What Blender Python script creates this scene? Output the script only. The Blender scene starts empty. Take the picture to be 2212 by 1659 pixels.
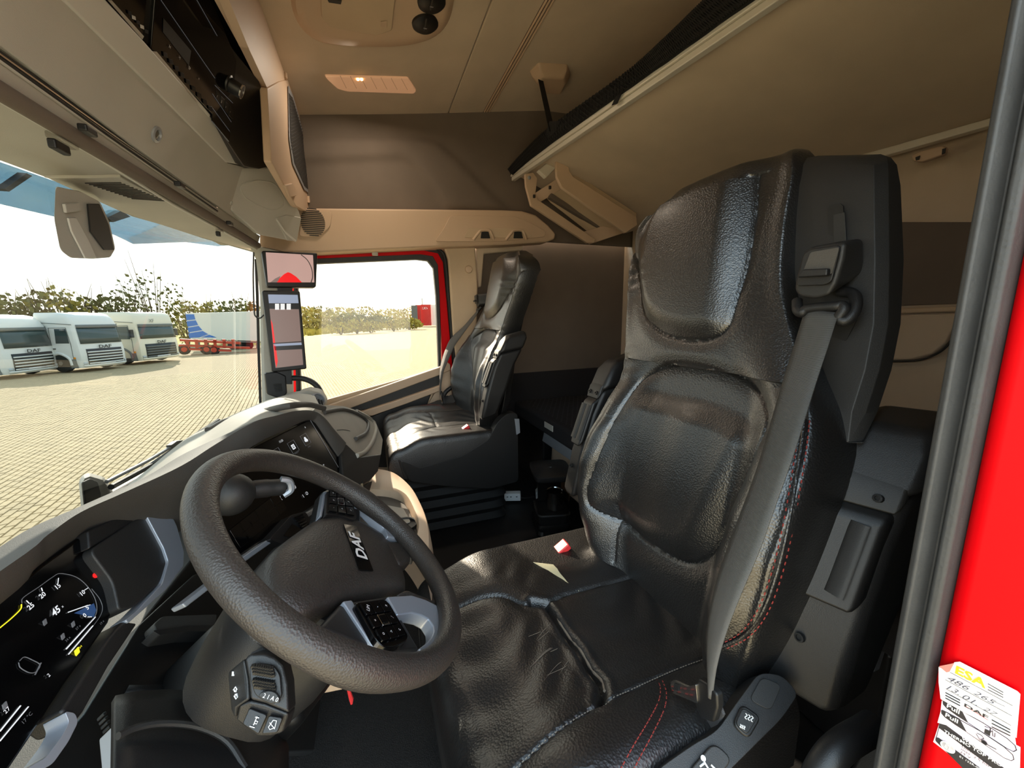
import bpy, bmesh, math, random
from math import sin, cos, pi, radians, sqrt, atan2, exp
from mathutils import Vector as V, Matrix
random.seed(7)
sc = bpy.context.scene
COL = sc.collection
# ---------------------------------------------------------------- camera
FPX, CX, CY = 831.0, 1106.0, 829.5          # focal length in pixels for a 2212 x 1659 picture
YAW, PIT, ROLL = radians(20), radians(9.8), radians(-0.7)
CAM = V((0.0, 0.0, 0.95))                    # cab floor is z = 0, x runs to the passenger side, y forward
_f0 = V((cos(YAW), -sin(YAW), 0)); _r0 = V((-sin(YAW), -cos(YAW), 0)); _up = V((0, 0, 1))
FW = _f0*cos(PIT) - _up*sin(PIT); _u1 = _f0*sin(PIT) + _up*cos(PIT)
RT = _r0*cos(ROLL) + _u1*sin(ROLL); UP = _u1*cos(ROLL) - _r0*sin(ROLL)
cd = bpy.data.cameras.new('camera'); cam = bpy.data.objects.new('camera', cd); COL.objects.link(cam)
cd.sensor_width = 36.0; cd.lens = 36.0*FPX/2212.0; cd.clip_start = 0.02; cd.clip_end = 800
m3 = Matrix((RT, UP, -FW)).transposed()
cam.matrix_world = Matrix.Translation(CAM) @ m3.to_4x4()
sc.camera = cam
# ---------------------------------------------------------------- light, exposure
SUN_AZ, SUN_EL = radians(19), radians(27.5)    # azimuth measured from +x (passenger side) towards +y (ahead)
SUN_DIR = V((cos(SUN_AZ)*cos(SUN_EL), sin(SUN_AZ)*cos(SUN_EL), sin(SUN_EL)))
SKY_STRENGTH = 1.0
sd = bpy.data.lights.new('sun', 'SUN'); sd.energy = 3.0; sd.angle = radians(0.6); sd.color = (1.0, 0.90, 0.76)
so = bpy.data.objects.new('sun', sd); COL.objects.link(so); so.location = (8, 4, 8)
so.rotation_euler = SUN_DIR.to_track_quat('Z', 'Y').to_euler()
sc.view_settings.view_transform = 'Standard'; sc.view_settings.look = 'None'
sc.view_settings.gamma = 1.0; sc.view_settings.use_curve_mapping = False
sc.view_settings.exposure = 2.85
# sky: warm horizon, pale blue above, broken cloud, glow round the sun
w = bpy.data.worlds.new('sky'); sc.world = w; w.use_nodes = True
nt = w.node_tree; N = nt.nodes; L = nt.links; N.clear()
def nd(t, **k):
    n = N.new(t)
    for a, b in k.items(): setattr(n, a, b)
    return n
tc = nd('ShaderNodeTexCoord'); sep = nd('ShaderNodeSeparateXYZ'); L.new(tc.outputs['Generated'], sep.inputs[0])
ramp = nd('ShaderNodeValToRGB'); e = ramp.color_ramp
e.elements[0].position = 0.0; e.elements[0].color = (0.74, 0.68, 0.55, 1)
e.elements[1].position = 1.0; e.elements[1].color = (0.22, 0.42, 0.62, 1)
q = e.elements.new(0.08); q.color = (0.60, 0.66, 0.65, 1)
q = e.elements.new(0.24); q.color = (0.38, 0.54, 0.66, 1)
L.new(sep.outputs['Z'], ramp.inputs[0])
mp = nd('ShaderNodeMapping'); mp.inputs['Scale'].default_value = (1.6, 1.6, 5.0); L.new(tc.outputs['Generated'], mp.inputs[0])
nz = nd('ShaderNodeTexNoise'); nz.inputs['Scale'].default_value = 2.3; nz.inputs['Detail'].default_value = 7; nz.inputs['Roughness'].default_value = 0.58
L.new(mp.outputs[0], nz.inputs['Vector'])
cr = nd('ShaderNodeValToRGB'); cr.color_ramp.elements[0].position = 0.47; cr.color_ramp.elements[1].position = 0.66
L.new(nz.outputs[0], cr.inputs[0])
mix = nd('ShaderNodeMix', data_type='RGBA'); L.new(cr.outputs[0], mix.inputs[0]); L.new(ramp.outputs[0], mix.inputs[6])
mix.inputs[7].default_value = (0.84, 0.77, 0.64, 1)
dot = nd('ShaderNodeVectorMath', operation='DOT_PRODUCT'); L.new(tc.outputs['Generated'], dot.inputs[0]); dot.inputs[1].default_value = SUN_DIR
mx0 = nd('ShaderNodeMath', operation='MAXIMUM'); L.new(dot.outputs['Value'], mx0.inputs[0]); mx0.inputs[1].default_value = 0
pw = nd('ShaderNodeMath', operation='POWER'); L.new(mx0.outputs[0], pw.inputs[0]); pw.inputs[1].default_value = 9
gl = nd('ShaderNodeMix', data_type='RGBA', blend_type='ADD'); L.new(pw.outputs[0], gl.inputs[0]); L.new(mix.outputs[2], gl.inputs[6])
gl.inputs[7].default_value = (0.80, 0.72, 0.55, 1)
bg = nd('ShaderNodeBackground'); bg.inputs[1].default_value = SKY_STRENGTH; L.new(gl.outputs[2], bg.inputs[0])
ow = nd('ShaderNodeOutputWorld'); L.new(bg.outputs[0], ow.inputs[0])
# ---------------------------------------------------------------- placing helpers
def ray(x, y): return FW + RT*((x-CX)/FPX) - UP*((y-CY)/FPX)
def oX(x, y, X): d = ray(x, y); return CAM + d*((X-CAM.x)/d.x)
def oY(x, y, Y): d = ray(x, y); return CAM + d*((Y-CAM.y)/d.y)
def oZ(x, y, Z): d = ray(x, y); return CAM + d*((Z-CAM.z)/d.z)
def oP(x, y, P0, n): d = ray(x, y); n = V(n); return CAM + d*((V(P0)-CAM).dot(n)/d.dot(n))
# ---------------------------------------------------------------- materials
def lin(c):
    r = []
    for v in c:
        v /= 255.0; r.append(v/12.92 if v <= 0.04045 else ((v+0.055)/1.055)**2.4)
    return (*r, 1)
MAT = {}
def mat(name, rgb=(128,128,128), rough=0.5, metal=0.0, bump=None, bs=0.2, scale=200, var=0.0, vscale=6, coat=0.0, spec=0.5, emit=None, es=1.0, dist=0.001, sheen=0.0):
    m = bpy.data.materials.new(name); m.use_nodes = True; t = m.node_tree; b = t.nodes['Principled BSDF']
    b.inputs['Base Color'].default_value = lin(rgb); b.inputs['Roughness'].default_value = rough; b.inputs['Metallic'].default_value = metal
    b.inputs['Specular IOR Level'].default_value = spec; b.inputs['Coat Weight'].default_value = coat; b.inputs['Coat Roughness'].default_value = 0.3 if name.startswith('leather') else 0.03
    if sheen: b.inputs['Sheen Weight'].default_value = sheen
    if emit: b.inputs['Emission Color'].default_value = lin(emit); b.inputs['Emission Strength'].default_value = es
    co = t.nodes.new('ShaderNodeTexCoord')
    if var:
        n = t.nodes.new('ShaderNodeTexNoise'); n.inputs['Scale'].default_value = vscale; n.inputs['Detail'].default_value = 5
        t.links.new(co.outputs['Object'], n.inputs['Vector'])
        mr = t.nodes.new('ShaderNodeMapRange'); mr.inputs[1].default_value = 0.3; mr.inputs[2].default_value = 0.7
        mr.inputs[3].default_value = 1-var; mr.inputs[4].default_value = 1+var; t.links.new(n.outputs[0], mr.inputs[0])
        h = t.nodes.new('ShaderNodeMix'); h.data_type = 'RGBA'; h.blend_type = 'MULTIPLY'; h.inputs[0].default_value = 1
        h.inputs[6].default_value = lin(rgb); t.links.new(mr.outputs[0], h.inputs[7]); t.links.new(h.outputs[2], b.inputs['Base Color'])
    if bump:
        bp = t.nodes.new('ShaderNodeBump'); bp.inputs['Strength'].default_value = bs; bp.inputs['Distance'].default_value = dist
        if bump == 'noise':
            n = t.nodes.new('ShaderNodeTexNoise'); n.inputs['Scale'].default_value = scale; n.inputs['Detail'].default_value = 3
            t.links.new(co.outputs['Object'], n.inputs['Vector']); t.links.new(n.outputs[0], bp.inputs['Height'])
        elif bump == 'leather':
            n = t.nodes.new('ShaderNodeTexVoronoi'); n.inputs['Scale'].default_value = scale
            t.links.new(co.outputs['Object'], n.inputs['Vector'])
            n2 = t.nodes.new('ShaderNodeTexNoise'); n2.inputs['Scale'].default_value = 14; n2.inputs['Detail'].default_value = 4; n2.inputs['Distortion'].default_value = 1.2
            t.links.new(co.outputs['Object'], n2.inputs['Vector'])
            a = t.nodes.new('ShaderNodeMath'); a.operation = 'MULTIPLY_ADD'; a.inputs[1].default_value = 1.6
            t.links.new(n2.outputs[0], a.inputs[0]); t.links.new(n.outputs['Distance'], a.inputs[2]); t.links.new(a.outputs[0], bp.inputs['Height'])
        elif bump == 'weave':
            w1 = t.nodes.new('ShaderNodeTexWave'); w1.inputs['Scale'].default_value = scale; w1.bands_direction = 'Z'
            t.links.new(co.outputs['Object'], w1.inputs['Vector']); t.links.new(w1.outputs['Fac'], bp.inputs['Height'])
        t.links.new(bp.outputs[0], b.inputs['Normal'])
    MAT[name] = m; return m
def glass(name, tint, gloss=1.0):
    m = bpy.data.materials.new(name); m.use_nodes = True; t = m.node_tree; t.nodes.clear()
    o = t.nodes.new('ShaderNodeOutputMaterial'); a = t.nodes.new('ShaderNodeBsdfTransparent'); g = t.nodes.new('ShaderNodeBsdfGlossy')
    a.inputs[0].default_value = (*tint, 1); g.inputs['Roughness'].default_value = 0.02; g.inputs['Color'].default_value = (gloss,)*3+(1,)
    lw = t.nodes.new('ShaderNodeLayerWeight'); lw.inputs[0].default_value = 0.5; p5 = t.nodes.new('ShaderNodeMath'); p5.operation = 'POWER'; p5.inputs[1].default_value = 5
    f = t.nodes.new('ShaderNodeMath'); f.operation = 'MULTIPLY_ADD'; f.inputs[1].default_value = 0.9; f.inputs[2].default_value = 0.035
    t.links.new(lw.outputs['Facing'], p5.inputs[0]); t.links.new(p5.outputs[0], f.inputs[0]); x = t.nodes.new('ShaderNodeMixShader')
    t.links.new(f.outputs[0], x.inputs[0]); t.links.new(a.outputs[0], x.inputs[1]); t.links.new(g.outputs[0], x.inputs[2]); t.links.new(x.outputs[0], o.inputs[0])
    MAT[name] = m; return m
mat('beige', (204,180,150), 0.75, bump='noise', bs=0.25, scale=900, var=0.05)
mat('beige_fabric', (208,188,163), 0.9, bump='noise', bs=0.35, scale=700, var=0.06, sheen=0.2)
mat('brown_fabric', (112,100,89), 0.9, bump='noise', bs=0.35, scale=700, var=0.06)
mat('beige_plastic', (204,176,148), 0.55, bump='noise', bs=0.15, scale=1200)
mat('grey_console', (186,182,172), 0.7, bump='noise', bs=0.35, scale=900, var=0.05)
mat('grey_light', (206,203,194), 0.5, bump='noise', bs=0.15, scale=900)
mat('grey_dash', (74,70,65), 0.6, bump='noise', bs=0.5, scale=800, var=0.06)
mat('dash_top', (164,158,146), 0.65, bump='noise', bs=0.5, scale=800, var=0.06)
mat('black_plastic', (21,20,20), 0.42, bump='noise', bs=0.25, scale=1200)
mat('dark_plastic', (30,29,29), 0.45, bump='noise', bs=0.35, scale=1000, var=0.08)
mat('charcoal', (38,37,36), 0.5, bump='noise', bs=0.3, scale=1000, var=0.06)
mat('wheel_skin', (55,50,46), 0.42, bump='leather', bs=0.45, scale=420, dist=0.0012)
mat('leather', (23,22,22), 0.36, bump='leather', bs=0.50, scale=330, var=0.12, dist=0.0012, spec=0.95, coat=0.45)
mat('leather_seat', (20,18,18), 0.42, bump='leather', bs=0.40, scale=300, var=0.25, vscale=9, dist=0.0014, spec=0.8, coat=0.15)
mat('gloss_black', (8,8,9), 0.08, spec=0.5)
mat('screen_black', (5,5,6), 0.16, spec=0.35)
mat('silver', (168,174,184), 0.33, metal=0.45)
mat('silver_paint', (160,164,170), 0.38, metal=0.35)
mat('chrome', (220,220,220), 0.12, metal=1.0)
mat('aluminium', (228,222,208), 0.4, metal=0.3)
mat('red_paint', (206,1,10), 0.45, spec=0.12)
mat('seal', (52,52,52), 0.6, bump='noise', bs=0.4, scale=260, var=0.14, vscale=30)
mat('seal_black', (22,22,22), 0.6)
mat('rubber', (20,19,19), 0.7, bump='noise', bs=0.3, scale=500)
mat('carpet', (30,27,25), 0.95, bump='noise', bs=1.0, scale=380, var=0.3, vscale=200, dist=0.004)
mat('floor_rubber', (26,25,25), 0.6, bump='noise', bs=0.5, scale=500)
mat('belt', (80,78,75), 0.6, bump='weave', bs=0.5, scale=260)
mat('belt_dark', (70,69,70), 0.65, bump='weave', bs=0.4, scale=260)
mat('belt_black', (14,14,14), 0.8)
mat('red_button', (230,58,58), 0.4)
mat('red_light', (200,30,30), 0.4, emit=(230,30,30), es=0.15)
mat('thread_red', (150,52,44), 0.8)
mat('thread_grey', (140,130,118), 0.8)
mat('white', (235,235,232), 0.4)
mat('white_print', (225,225,225), 0.5, emit=(225,225,225), es=0.0)
mat('white_glow', (150,152,156), 0.5, emit=(225,228,232), es=0.13)
mat('dim_glow', (80,82,86), 0.5, emit=(120,122,126), es=0.05)
mat('yellow_glow', (230,220,40), 0.5, emit=(230,220,40), es=0.14)
mat('blue_glow', (20,34,60), 0.5, emit=(70,110,170), es=0.05)
mat('grille_dark', (40,38,36), 0.6)
mat('mesh_black', (18,17,17), 0.85, bump='noise', bs=0.8, scale=300)
mat('foam', (214,200,160), 0.9)
mat('torn_edge', (112,98,84), 0.8)
glass('windshield_glass', (0.225, 0.235, 0.23)); glass('side_glass', (0.62, 0.60, 0.565)); glass('clear_plastic', (0.75, 0.74, 0.72))
# ---------------------------------------------------------------- mesh helpers
XF = None                                # optional change of place applied to everything built while it is set
def off(parent):
    o = V((0,0,0))
    while parent: o = o + parent.location; parent = parent.parent
    return o
def tag(o, label=None, cat=None, group=None, kind=None):
    if label: o['label'] = label
    if cat: o['category'] = cat
    if group: o['group'] = group
    if kind: o['kind'] = kind
    return o
def thing(name, loc, label, cat, group=None):
    o = bpy.data.objects.new(name, None); o.empty_display_size = 0.05; COL.objects.link(o); o.location = XF(V(loc)) if XF else V(loc)
    return tag(o, label, cat, group)
def obj(name, verts, faces, m, parent=None, smooth=True, bevel=0, seg=2, sub=0, angle=35, solid=0):
    verts = [V(v) for v in verts]
    if XF: verts = [XF(v) for v in verts]
    if parent is None:
        xs = [v.x for v in verts]; ys = [v.y for v in verts]; zs = [v.z for v in verts]
        loc = V(((min(xs)+max(xs))/2, (min(ys)+max(ys))/2, min(zs)))
    else: loc = off(parent)
    me = bpy.data.meshes.new(name); me.from_pydata([v-loc for v in verts], [], faces); me.update()
    bm = bmesh.new(); bm.from_mesh(me); bmesh.ops.recalc_face_normals(bm, faces=bm.faces); bm.to_mesh(me); bm.free()
    me.materials.append(MAT[m] if isinstance(m, str) else m)
    o = bpy.data.objects.new(name, me); COL.objects.link(o)
    if parent is None: o.location = loc
    else: o.parent = parent
    if smooth:
        for p in me.polygons: p.use_smooth = True
    if solid:
        s = o.modifiers.new('solid', 'SOLIDIFY'); s.thickness = solid; s.offset = 0
    if bevel:
        b = o.modifiers.new('bevel', 'BEVEL'); b.width = bevel; b.segments = seg; b.limit_method = 'ANGLE'; b.angle_limit = radians(angle); b.harden_normals = True
    elif smooth and not sub:
        try: me.set_sharp_from_angle(angle=radians(40))
        except Exception: pass
    if sub:
        s = o.modifiers.new('sub', 'SUBSURF'); s.levels = sub; s.render_levels = sub
    return o
def prism(pts, d):                       # polygon pts extruded by the vector d
    n = len(pts); d = V(d); vs = [V(p) for p in pts] + [V(p)+d for p in pts]
    fs = [list(range(n)), list(range(2*n-1, n-1, -1))] + [[i, (i+1) % n, n+(i+1) % n, n+i] for i in range(n)]
    return vs, fs
def slab(name, pts, d, m, parent=None, bevel=0.003, seg=2, **k):
    vs, fs = prism(pts, d); return obj(name, vs, fs, m, parent, bevel=bevel, seg=seg, **k)
def boxv(c, s, rot=None):
    c = V(c); h = V(s)/2; vs = []
    for x in (-1,1):
        for y in (-1,1):
            for z in (-1,1):
                p = V((x*h.x, y*h.y, z*h.z)); p = rot @ p if rot else p; vs.append(c+p)
    return vs, [[0,1,3,2],[4,6,7,5],[0,4,5,1],[2,3,7,6],[0,2,6,4],[1,5,7,3]]
def box(name, c, s, m, parent=None, rot=None, bevel=0.004, **k):
    vs, fs = boxv(c, s, rot); return obj(name, vs, fs, m, parent, bevel=bevel, **k)
def join(*ms):
    vs = []; fs = []
    for a, b in ms:
        n = len(vs); vs += list(a); fs += [[i+n for i in f] for f in b]
    return vs, fs
def cr_(pts, n=8, closed=False):         # Catmull-Rom through the points
    P = [V(p) for p in pts]; out = []; k = len(P)
    rng = range(k) if closed else range(k-1)
    for i in rng:
        a = P[(i-1) % k] if closed or i > 0 else P[0]*2-P[1]; b = P[i]; c = P[(i+1) % k]
        d = P[(i+2) % k] if closed or i+2 < k else P[-1]*2-P[-2]
        for j in range(n):
            t = j/n; out.append(0.5*((2*b)+(c-a)*t+(2*a-5*b+4*c-d)*t*t+(3*b-a-3*c+d)*t**3))
    if not closed: out.append(P[-1])
    return out
def tubev(pts, r, n=10, closed=False, flat=1.0, upv=None):
    P = [V(p) for p in pts]; k = len(P); vs = []; fs = []; last = V(upv) if upv else None
    rr = r if isinstance(r, (list, tuple)) else [r]*k
    for i in range(k):
        a = P[(i-1) % k] if closed or i > 0 else P[i]; b = P[(i+1) % k] if closed or i < k-1 else P[i]
        t = (b-a).normalized()
        if last is None: last = t.orthogonal()
        s = (last - t*last.dot(t))
        if s.length < 1e-6: s = t.orthogonal()
        s.normalize(); last = s; q = t.cross(s)
        for j in range(n):
            an = 2*pi*j/n; vs.append(P[i] + s*(cos(an)*rr[i]*flat) + q*(sin(an)*rr[i]))
    for i in range(k if closed else k-1):
        for j in range(n):
            a = i*n; b = ((i+1) % k)*n; fs.append([a+j, a+(j+1) % n, b+(j+1) % n, b+j])
    if not closed: fs += [list(range(n-1, -1, -1)), list(range((k-1)*n, k*n))]
    return vs, fs
def tube(name, pts, r, m, parent=None, n=10, **k):
    kk = {a: k.pop(a) for a in ('closed', 'flat', 'upv') if a in k}
    vs, fs = tubev(pts, r, n, **kk); return obj(name, vs, fs, m, parent, **k)
def loftv(secs, cap=True, closed=True):
    n = len(secs[0]); vs = [V(p) for s in secs for p in s]; fs = []
    for i in range(len(secs)-1):
        for j in range(n if closed else n-1):
            a = i*n; b = a+n; fs.append([a+j, a+(j+1) % n, b+(j+1) % n, b+j])
    if cap and closed: fs += [list(range(n-1, -1, -1)), list(range((len(secs)-1)*n, len(secs)*n))]
    return vs, fs
def loft(name, secs, m, parent=None, cap=True, closed=True, **k):
    vs, fs = loftv(secs, cap, closed); return obj(name, vs, fs, m, parent, **k)
def lathev(c, axis, prof, n=24, x=None):  # prof: list of (radius, height along axis)
    ax = V(axis).normalized(); s = (V(x) if x else ax.orthogonal()); s = (s-ax*s.dot(ax)).normalized(); q = ax.cross(s); c = V(c)
    secs = [[c+ax*h+(s*cos(2*pi*j/n)+q*sin(2*pi*j/n))*max(r, 1e-5) for j in range(n)] for r, h in prof]
    return loftv(secs)
def lathe(name, c, axis, prof, m, parent=None, n=24, **k):
    vs, fs = lathev(c, axis, prof, n); return obj(name, vs, fs, m, parent, **k)
def rnd(pts, r, n=5):                    # round the corners of a planar polygon (list of Vectors)
    P = [V(p) for p in pts]; k = len(P); out = []
    for i in range(k):
        a, b, c = P[i-1], P[i], P[(i+1) % k]; ra = r[i] if isinstance(r, (list, tuple)) else r
        u = (a-b); v = (c-b); t = min(ra, u.length*0.45, v.length*0.45)
        if t < 1e-5: out.append(b); continue
        p = b+u.normalized()*t; q = b+v.normalized()*t
        for j in range(n+1):
            s = j/n; out.append(p*(1-s)**2 + b*2*s*(1-s) + q*s*s)
    return out
def gridv(f, nu, nv, cu=False):
    vs = [V(f(i/nu, j/nv)) for j in range(nv+1) for i in range(nu+1)]
    fs = [[j*(nu+1)+i, j*(nu+1)+i+1, (j+1)*(nu+1)+i+1, (j+1)*(nu+1)+i] for j in range(nv) for i in range(nu)]
    return vs, fs
def interp(tab, x):                      # piecewise smooth lookup, tab rows: (x, a, b, ...)
    if x <= tab[0][0]: return tab[0][1:]
    for i in range(len(tab)-1):
        a, b = tab[i], tab[i+1]
        if x <= b[0]:
            t = (x-a[0])/(b[0]-a[0]); p = tab[i-1] if i > 0 else a; q = tab[i+2] if i+2 < len(tab) else b
            out = []
            for k in range(1, len(a)):
                h = b[0]-a[0]; m0 = (b[k]-p[k])/(b[0]-p[0])*h if i > 0 else (b[k]-a[k]); m1 = (q[k]-a[k])/(q[0]-a[0])*h if i+2 < len(tab) else (b[k]-a[k])
                out.append((2*t**3-3*t*t+1)*a[k]+(t**3-2*t*t+t)*m0+(-2*t**3+3*t*t)*b[k]+(t**3-t*t)*m1)
            return tuple(out)
    return tab[-1][1:]
def seg_d(px, py, a, b):
    dx, dy = b[0]-a[0], b[1]-a[1]; L2 = dx*dx+dy*dy
    t = 0 if L2 == 0 else max(0, min(1, ((px-a[0])*dx+(py-a[1])*dy)/L2))
    return math.hypot(px-a[0]-t*dx, py-a[1]-t*dy)
def poly_d(px, py, poly):
    return min(seg_d(px, py, poly[i], poly[i+1]) for i in range(len(poly)-1))
def inside(px, py, poly):
    c = False; j = len(poly)-1
    for i in range(len(poly)):
        xi, yi = poly[i][:2]; xj, yj = poly[j][:2]
        if (yi > py) != (yj > py) and px < (xj-xi)*(py-yi)/(yj-yi)+xi: c = not c
        j = i
    return c
def sm2(pts, n=6, closed=False): return [(p.x, p.y) for p in cr_([V((a, b, 0)) for a, b in pts], n, closed)]
def smooth(a, b, x):
    t = max(0, min(1, (x-a)/(b-a))); return t*t*(3-2*t)
_tc = {}
def text(name, body, at, xd, ud, size, m, parent=None, align='CENTER', ext=0.0006, bold=0.0, shear=0.0, sx=1.0):
    key = (body, align, bold, shear)
    if key not in _tc:
        c = bpy.data.curves.new('tx', 'FONT'); c.body = body; c.align_x = align; c.align_y = 'CENTER'; c.size = 1; c.offset = bold; c.shear = shear; c.resolution_u = 2
        t = bpy.data.objects.new('tx', c); COL.objects.link(t); bpy.context.view_layer.update()
        me = bpy.data.meshes.new_from_object(t); _tc[key] = ([v.co.copy() for v in me.vertices], [list(p.vertices) for p in me.polygons])
        bpy.data.objects.remove(t); bpy.data.curves.remove(c); bpy.data.meshes.remove(me)
    vs, fs = _tc[key]; xd = V(xd).normalized(); ud = V(ud); ud = (ud-xd*ud.dot(xd)).normalized(); n = xd.cross(ud); at = V(at)
    return obj(name, [at+xd*v.x*size*sx+ud*v.y*size+n*ext for v in vs], fs, m, parent, smooth=False)
def copy_tree(o, parent=None):
    c = o.copy(); COL.objects.link(c); c.parent = parent
    for ch in list(o.children): copy_tree(ch, c)
    return c
# ================================================================ the cab shell
def S(o): return tag(o, kind='structure')
def ceil_z(y): return 2.03 - 0.156*(y+0.5) if y > -1.04 else 2.114-0.02*(y+1.04)
CN = V((0, 0.156, 1)).normalized()
def oC(x, y, d=0.0): return oP(x, y, V((0, -0.5, 2.03-d)), CN)
S(box('floor', (1.2, -0.45, -0.03), (2.3, 2.6, 0.06), 'floor_rubber', bevel=0.0))
# ceiling: a moulded sheet in three panels, seams between them
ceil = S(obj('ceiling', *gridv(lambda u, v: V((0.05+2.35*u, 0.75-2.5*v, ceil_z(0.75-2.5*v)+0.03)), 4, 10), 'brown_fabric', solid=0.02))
def ceilpanel(y0, y1, m='beige_fabric'):
    def f(u, v):
        x = 0.08+2.17*u; y = y0+(y1-y0)*v
        return V((x, y, ceil_z(y)))
    return obj('ceiling_panel', *gridv(f, 12, 6), m, ceil, solid=0.016, bevel=0.004)
ceilpanel(0.60, -0.466); ceilpanel(-0.471, -0.657); ceilpanel(-0.692, -1.66)
for dy in (-0.662, -0.675, -0.688):
    obj('ceiling_rib', *tubev([V((x, dy, ceil_z(dy)-0.010)) for x in (0.1, 0.8, 1.5, 2.2)], 0.0045, 8), 'beige_plastic', ceil)
# passenger side, upper wall with the moulded band
def yz(p, X): q = oX(p[0], p[1], X); return (q.y, q.z)
lowl = [yz(p, 2.22) for p in ((600,352), (678,346), (800,340), (864,338), (884,344), (910,365), (940,405), (967,450))]
upl = [yz(p, 2.22) for p in ((600,302), (678,303), (880,303), (928,305), (950,315), (1000,360), (1063,424), (1090,452))]
band = lowl + upl[::-1]
def wr(u, v):
    y = 0.75-2.42*u; z = 1.40+0.74*v
    d = poly_d(y, z, band+[band[0]]); d = -d if inside(y, z, band) else d
    return V((2.232-0.02*(1-smooth(-0.02, 0.022, d)) - 0.035*smooth(1.95, 2.14, z), y, z))
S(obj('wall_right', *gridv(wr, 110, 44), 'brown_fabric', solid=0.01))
# sleeping niche side wall and rear wall
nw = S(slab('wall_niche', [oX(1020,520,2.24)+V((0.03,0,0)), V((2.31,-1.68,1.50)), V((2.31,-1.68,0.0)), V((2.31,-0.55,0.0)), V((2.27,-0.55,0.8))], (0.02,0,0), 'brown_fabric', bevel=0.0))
rw = S(box('wall_rear', (1.2, -1.70, 1.05), (2.4, 0.06, 2.2), 'beige_fabric', bevel=0))
slab('wall_panel', [oY(x, y, -1.668) for x, y in ((1900,662),(2120,655),(2120,480),(1900,480))], (0,0.006,0), 'brown_fabric', rw, bevel=0.004)
slab('wall_ledge', [oY(x, y, -1.668) for x, y in ((1880,668),(2120,660),(2120,672),(1880,680))], (0,0.02,0), 'beige', rw, bevel=0.006)
pk = [oY(x, y, -1.668) for x, y in ((1880,682),(2075,676),(2072,700),(2050,740),(2020,765),(1975,777),(1880,779))]
slab('wall_pocket', pk, (0,0.014,0), 'beige_fabric', rw, bevel=0.01)
tube('pocket_seam', cr_([oY(x, y, -1.652) for x, y in ((2076,690),(2068,712),(2045,748),(2015,768),(1975,779),(1900,781))], 5), 0.0035, 'grille_dark', rw, n=8)
# driver side: wall behind the door opening, wall above it, firewall below the windscreen
wl = S(box('wall_left', (0.13, -1.12, 1.05), (0.05, 1.12, 2.2), 'brown_fabric', bevel=0))
S(box('wall_left_upper', (0.15, -0.1, 1.78), (0.05, 1.8, 0.72), 'brown_fabric', bevel=0))
S(box('wall_front_lower', (1.2, 0.80, 0.1), (2.2, 0.05, 0.64), 'black_plastic', bevel=0))
S(box('wall_right_lower', (2.27, -0.02, 0.12), (0.04, 1.05, 0.75), 'beige', bevel=0))
# ---------------------------------------------------------------- windscreen and its surround
def ws_y(x, z): return 0.715 - 0.22*(x-1.21)**2 - 0.10*(z-0.95)
def wsf(u, v):
    x = 0.12+2.10*u; z = 0.40+0.95*v
    return V((x, ws_y(x, z), z))
S(obj('window_1', *gridv(wsf, 24, 8), 'windshield_glass'))
ap = S(thing('trim_1', oX(566, 870, 2.1), None, None))
ap.pop('label', None)
obj('pillar_face', *loftv([[oX(x, y, X) for x, y, X in r] for r in (
    [(536,528,2.09),(560,532,2.07),(612,545,2.08),(630,545,2.2)],
    [(552,560,2.09),(562,560,2.07),(614,570,2.08),(632,570,2.2)],
    [(561,640,2.10),(566,640,2.08),(612,640,2.09),(632,640,2.2)],
    [(563,760,2.10),(569,760,2.08),(612,760,2.09),(634,760,2.2)],
    [(566,890,2.10),(573,890,2.08),(612,890,2.09),(636,890,2.2)])]), 'grey_console', ap, bevel=0.004)
tube('wiring_cable', cr_([oX(x, y, 2.05) for x, y in ((548,545),(547,600),(549,670),(553,684),(562,687),(570,680))], 6), 0.003, 'black_plastic', ap, n=6)
tube('pillar_seal', [oX(x, y, 2.11) for x, y in ((553,560),(556,640),(559,760),(563,880))], 0.006, 'seal_black', ap, n=8)
# ---------------------------------------------------------------- passenger door
XD = 2.22
door = S(thing('door_1', (2.24, -0.1, 0.1), None, None)); door.pop('label', None)
def dslab(name, px, m, X=XD, t=0.03, bv=0.004, par=door): return slab(name, [oX(x, y, X) for x, y in px], (t,0,0), m, par, bevel=bv)
def strip(name, A, B, m, X=XD, t=0.03, bv=0.003, par=door):
    a = [oX(x, y, X) for x, y in A]; b = [oX(x, y, X) for x, y in B]; n = len(a)
    vs = a+b+[p+V((t,0,0)) for p in a+b]; fs = []
    for i in range(n-1):
        fs += [[i, i+1, n+i+1, n+i], [2*n+i, 3*n+i, 3*n+i+1, 2*n+i+1], [i, 2*n+i, 2*n+i+1, i+1], [n+i, n+i+1, 3*n+i+1, 3*n+i]]
    fs += [[0, n, 3*n, 2*n], [n-1, 3*n-1, 4*n-1, 2*n-1]]
    return obj(name, vs, fs, m, par, bevel=bv)
strip('door_frame', [(618,552),(760,547),(915,541),(946,547),(957,566),(964,640),(971,720),(979,810),(983,880)],
      [(618,562),(760,556),(908,550),(935,554),(945,572),(949,640),(953,720),(957,800),(963,880)], 'red_paint', XD+0.01, 0.04)
strip('door_surround', [(600,538),(760,530),(920,520),(975,524),(990,560),(998,640),(1004,720),(1012,880)], [(618,556),(760,550),(912,543),(944,549),(955,567),(962,640),(969,720),(981,880)], 'seal_black', XD+0.03, 0.03, 0)
strip('window_channel', [(618,561),(760,555),(908,549),(935,553),(946,572),(950,640),(952,720),(954,800)],
      [(618,572),(760,566),(900,560),(924,563),(936,578),(942,640),(945,720),(948,805)], 'seal', XD+0.005, 0.04)
strip('door_front_frame', [(622,548),(624,700),(628,850)], [(634,548),(637,700),(641,850)], 'red_paint', XD+0.01, 0.04)
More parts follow.
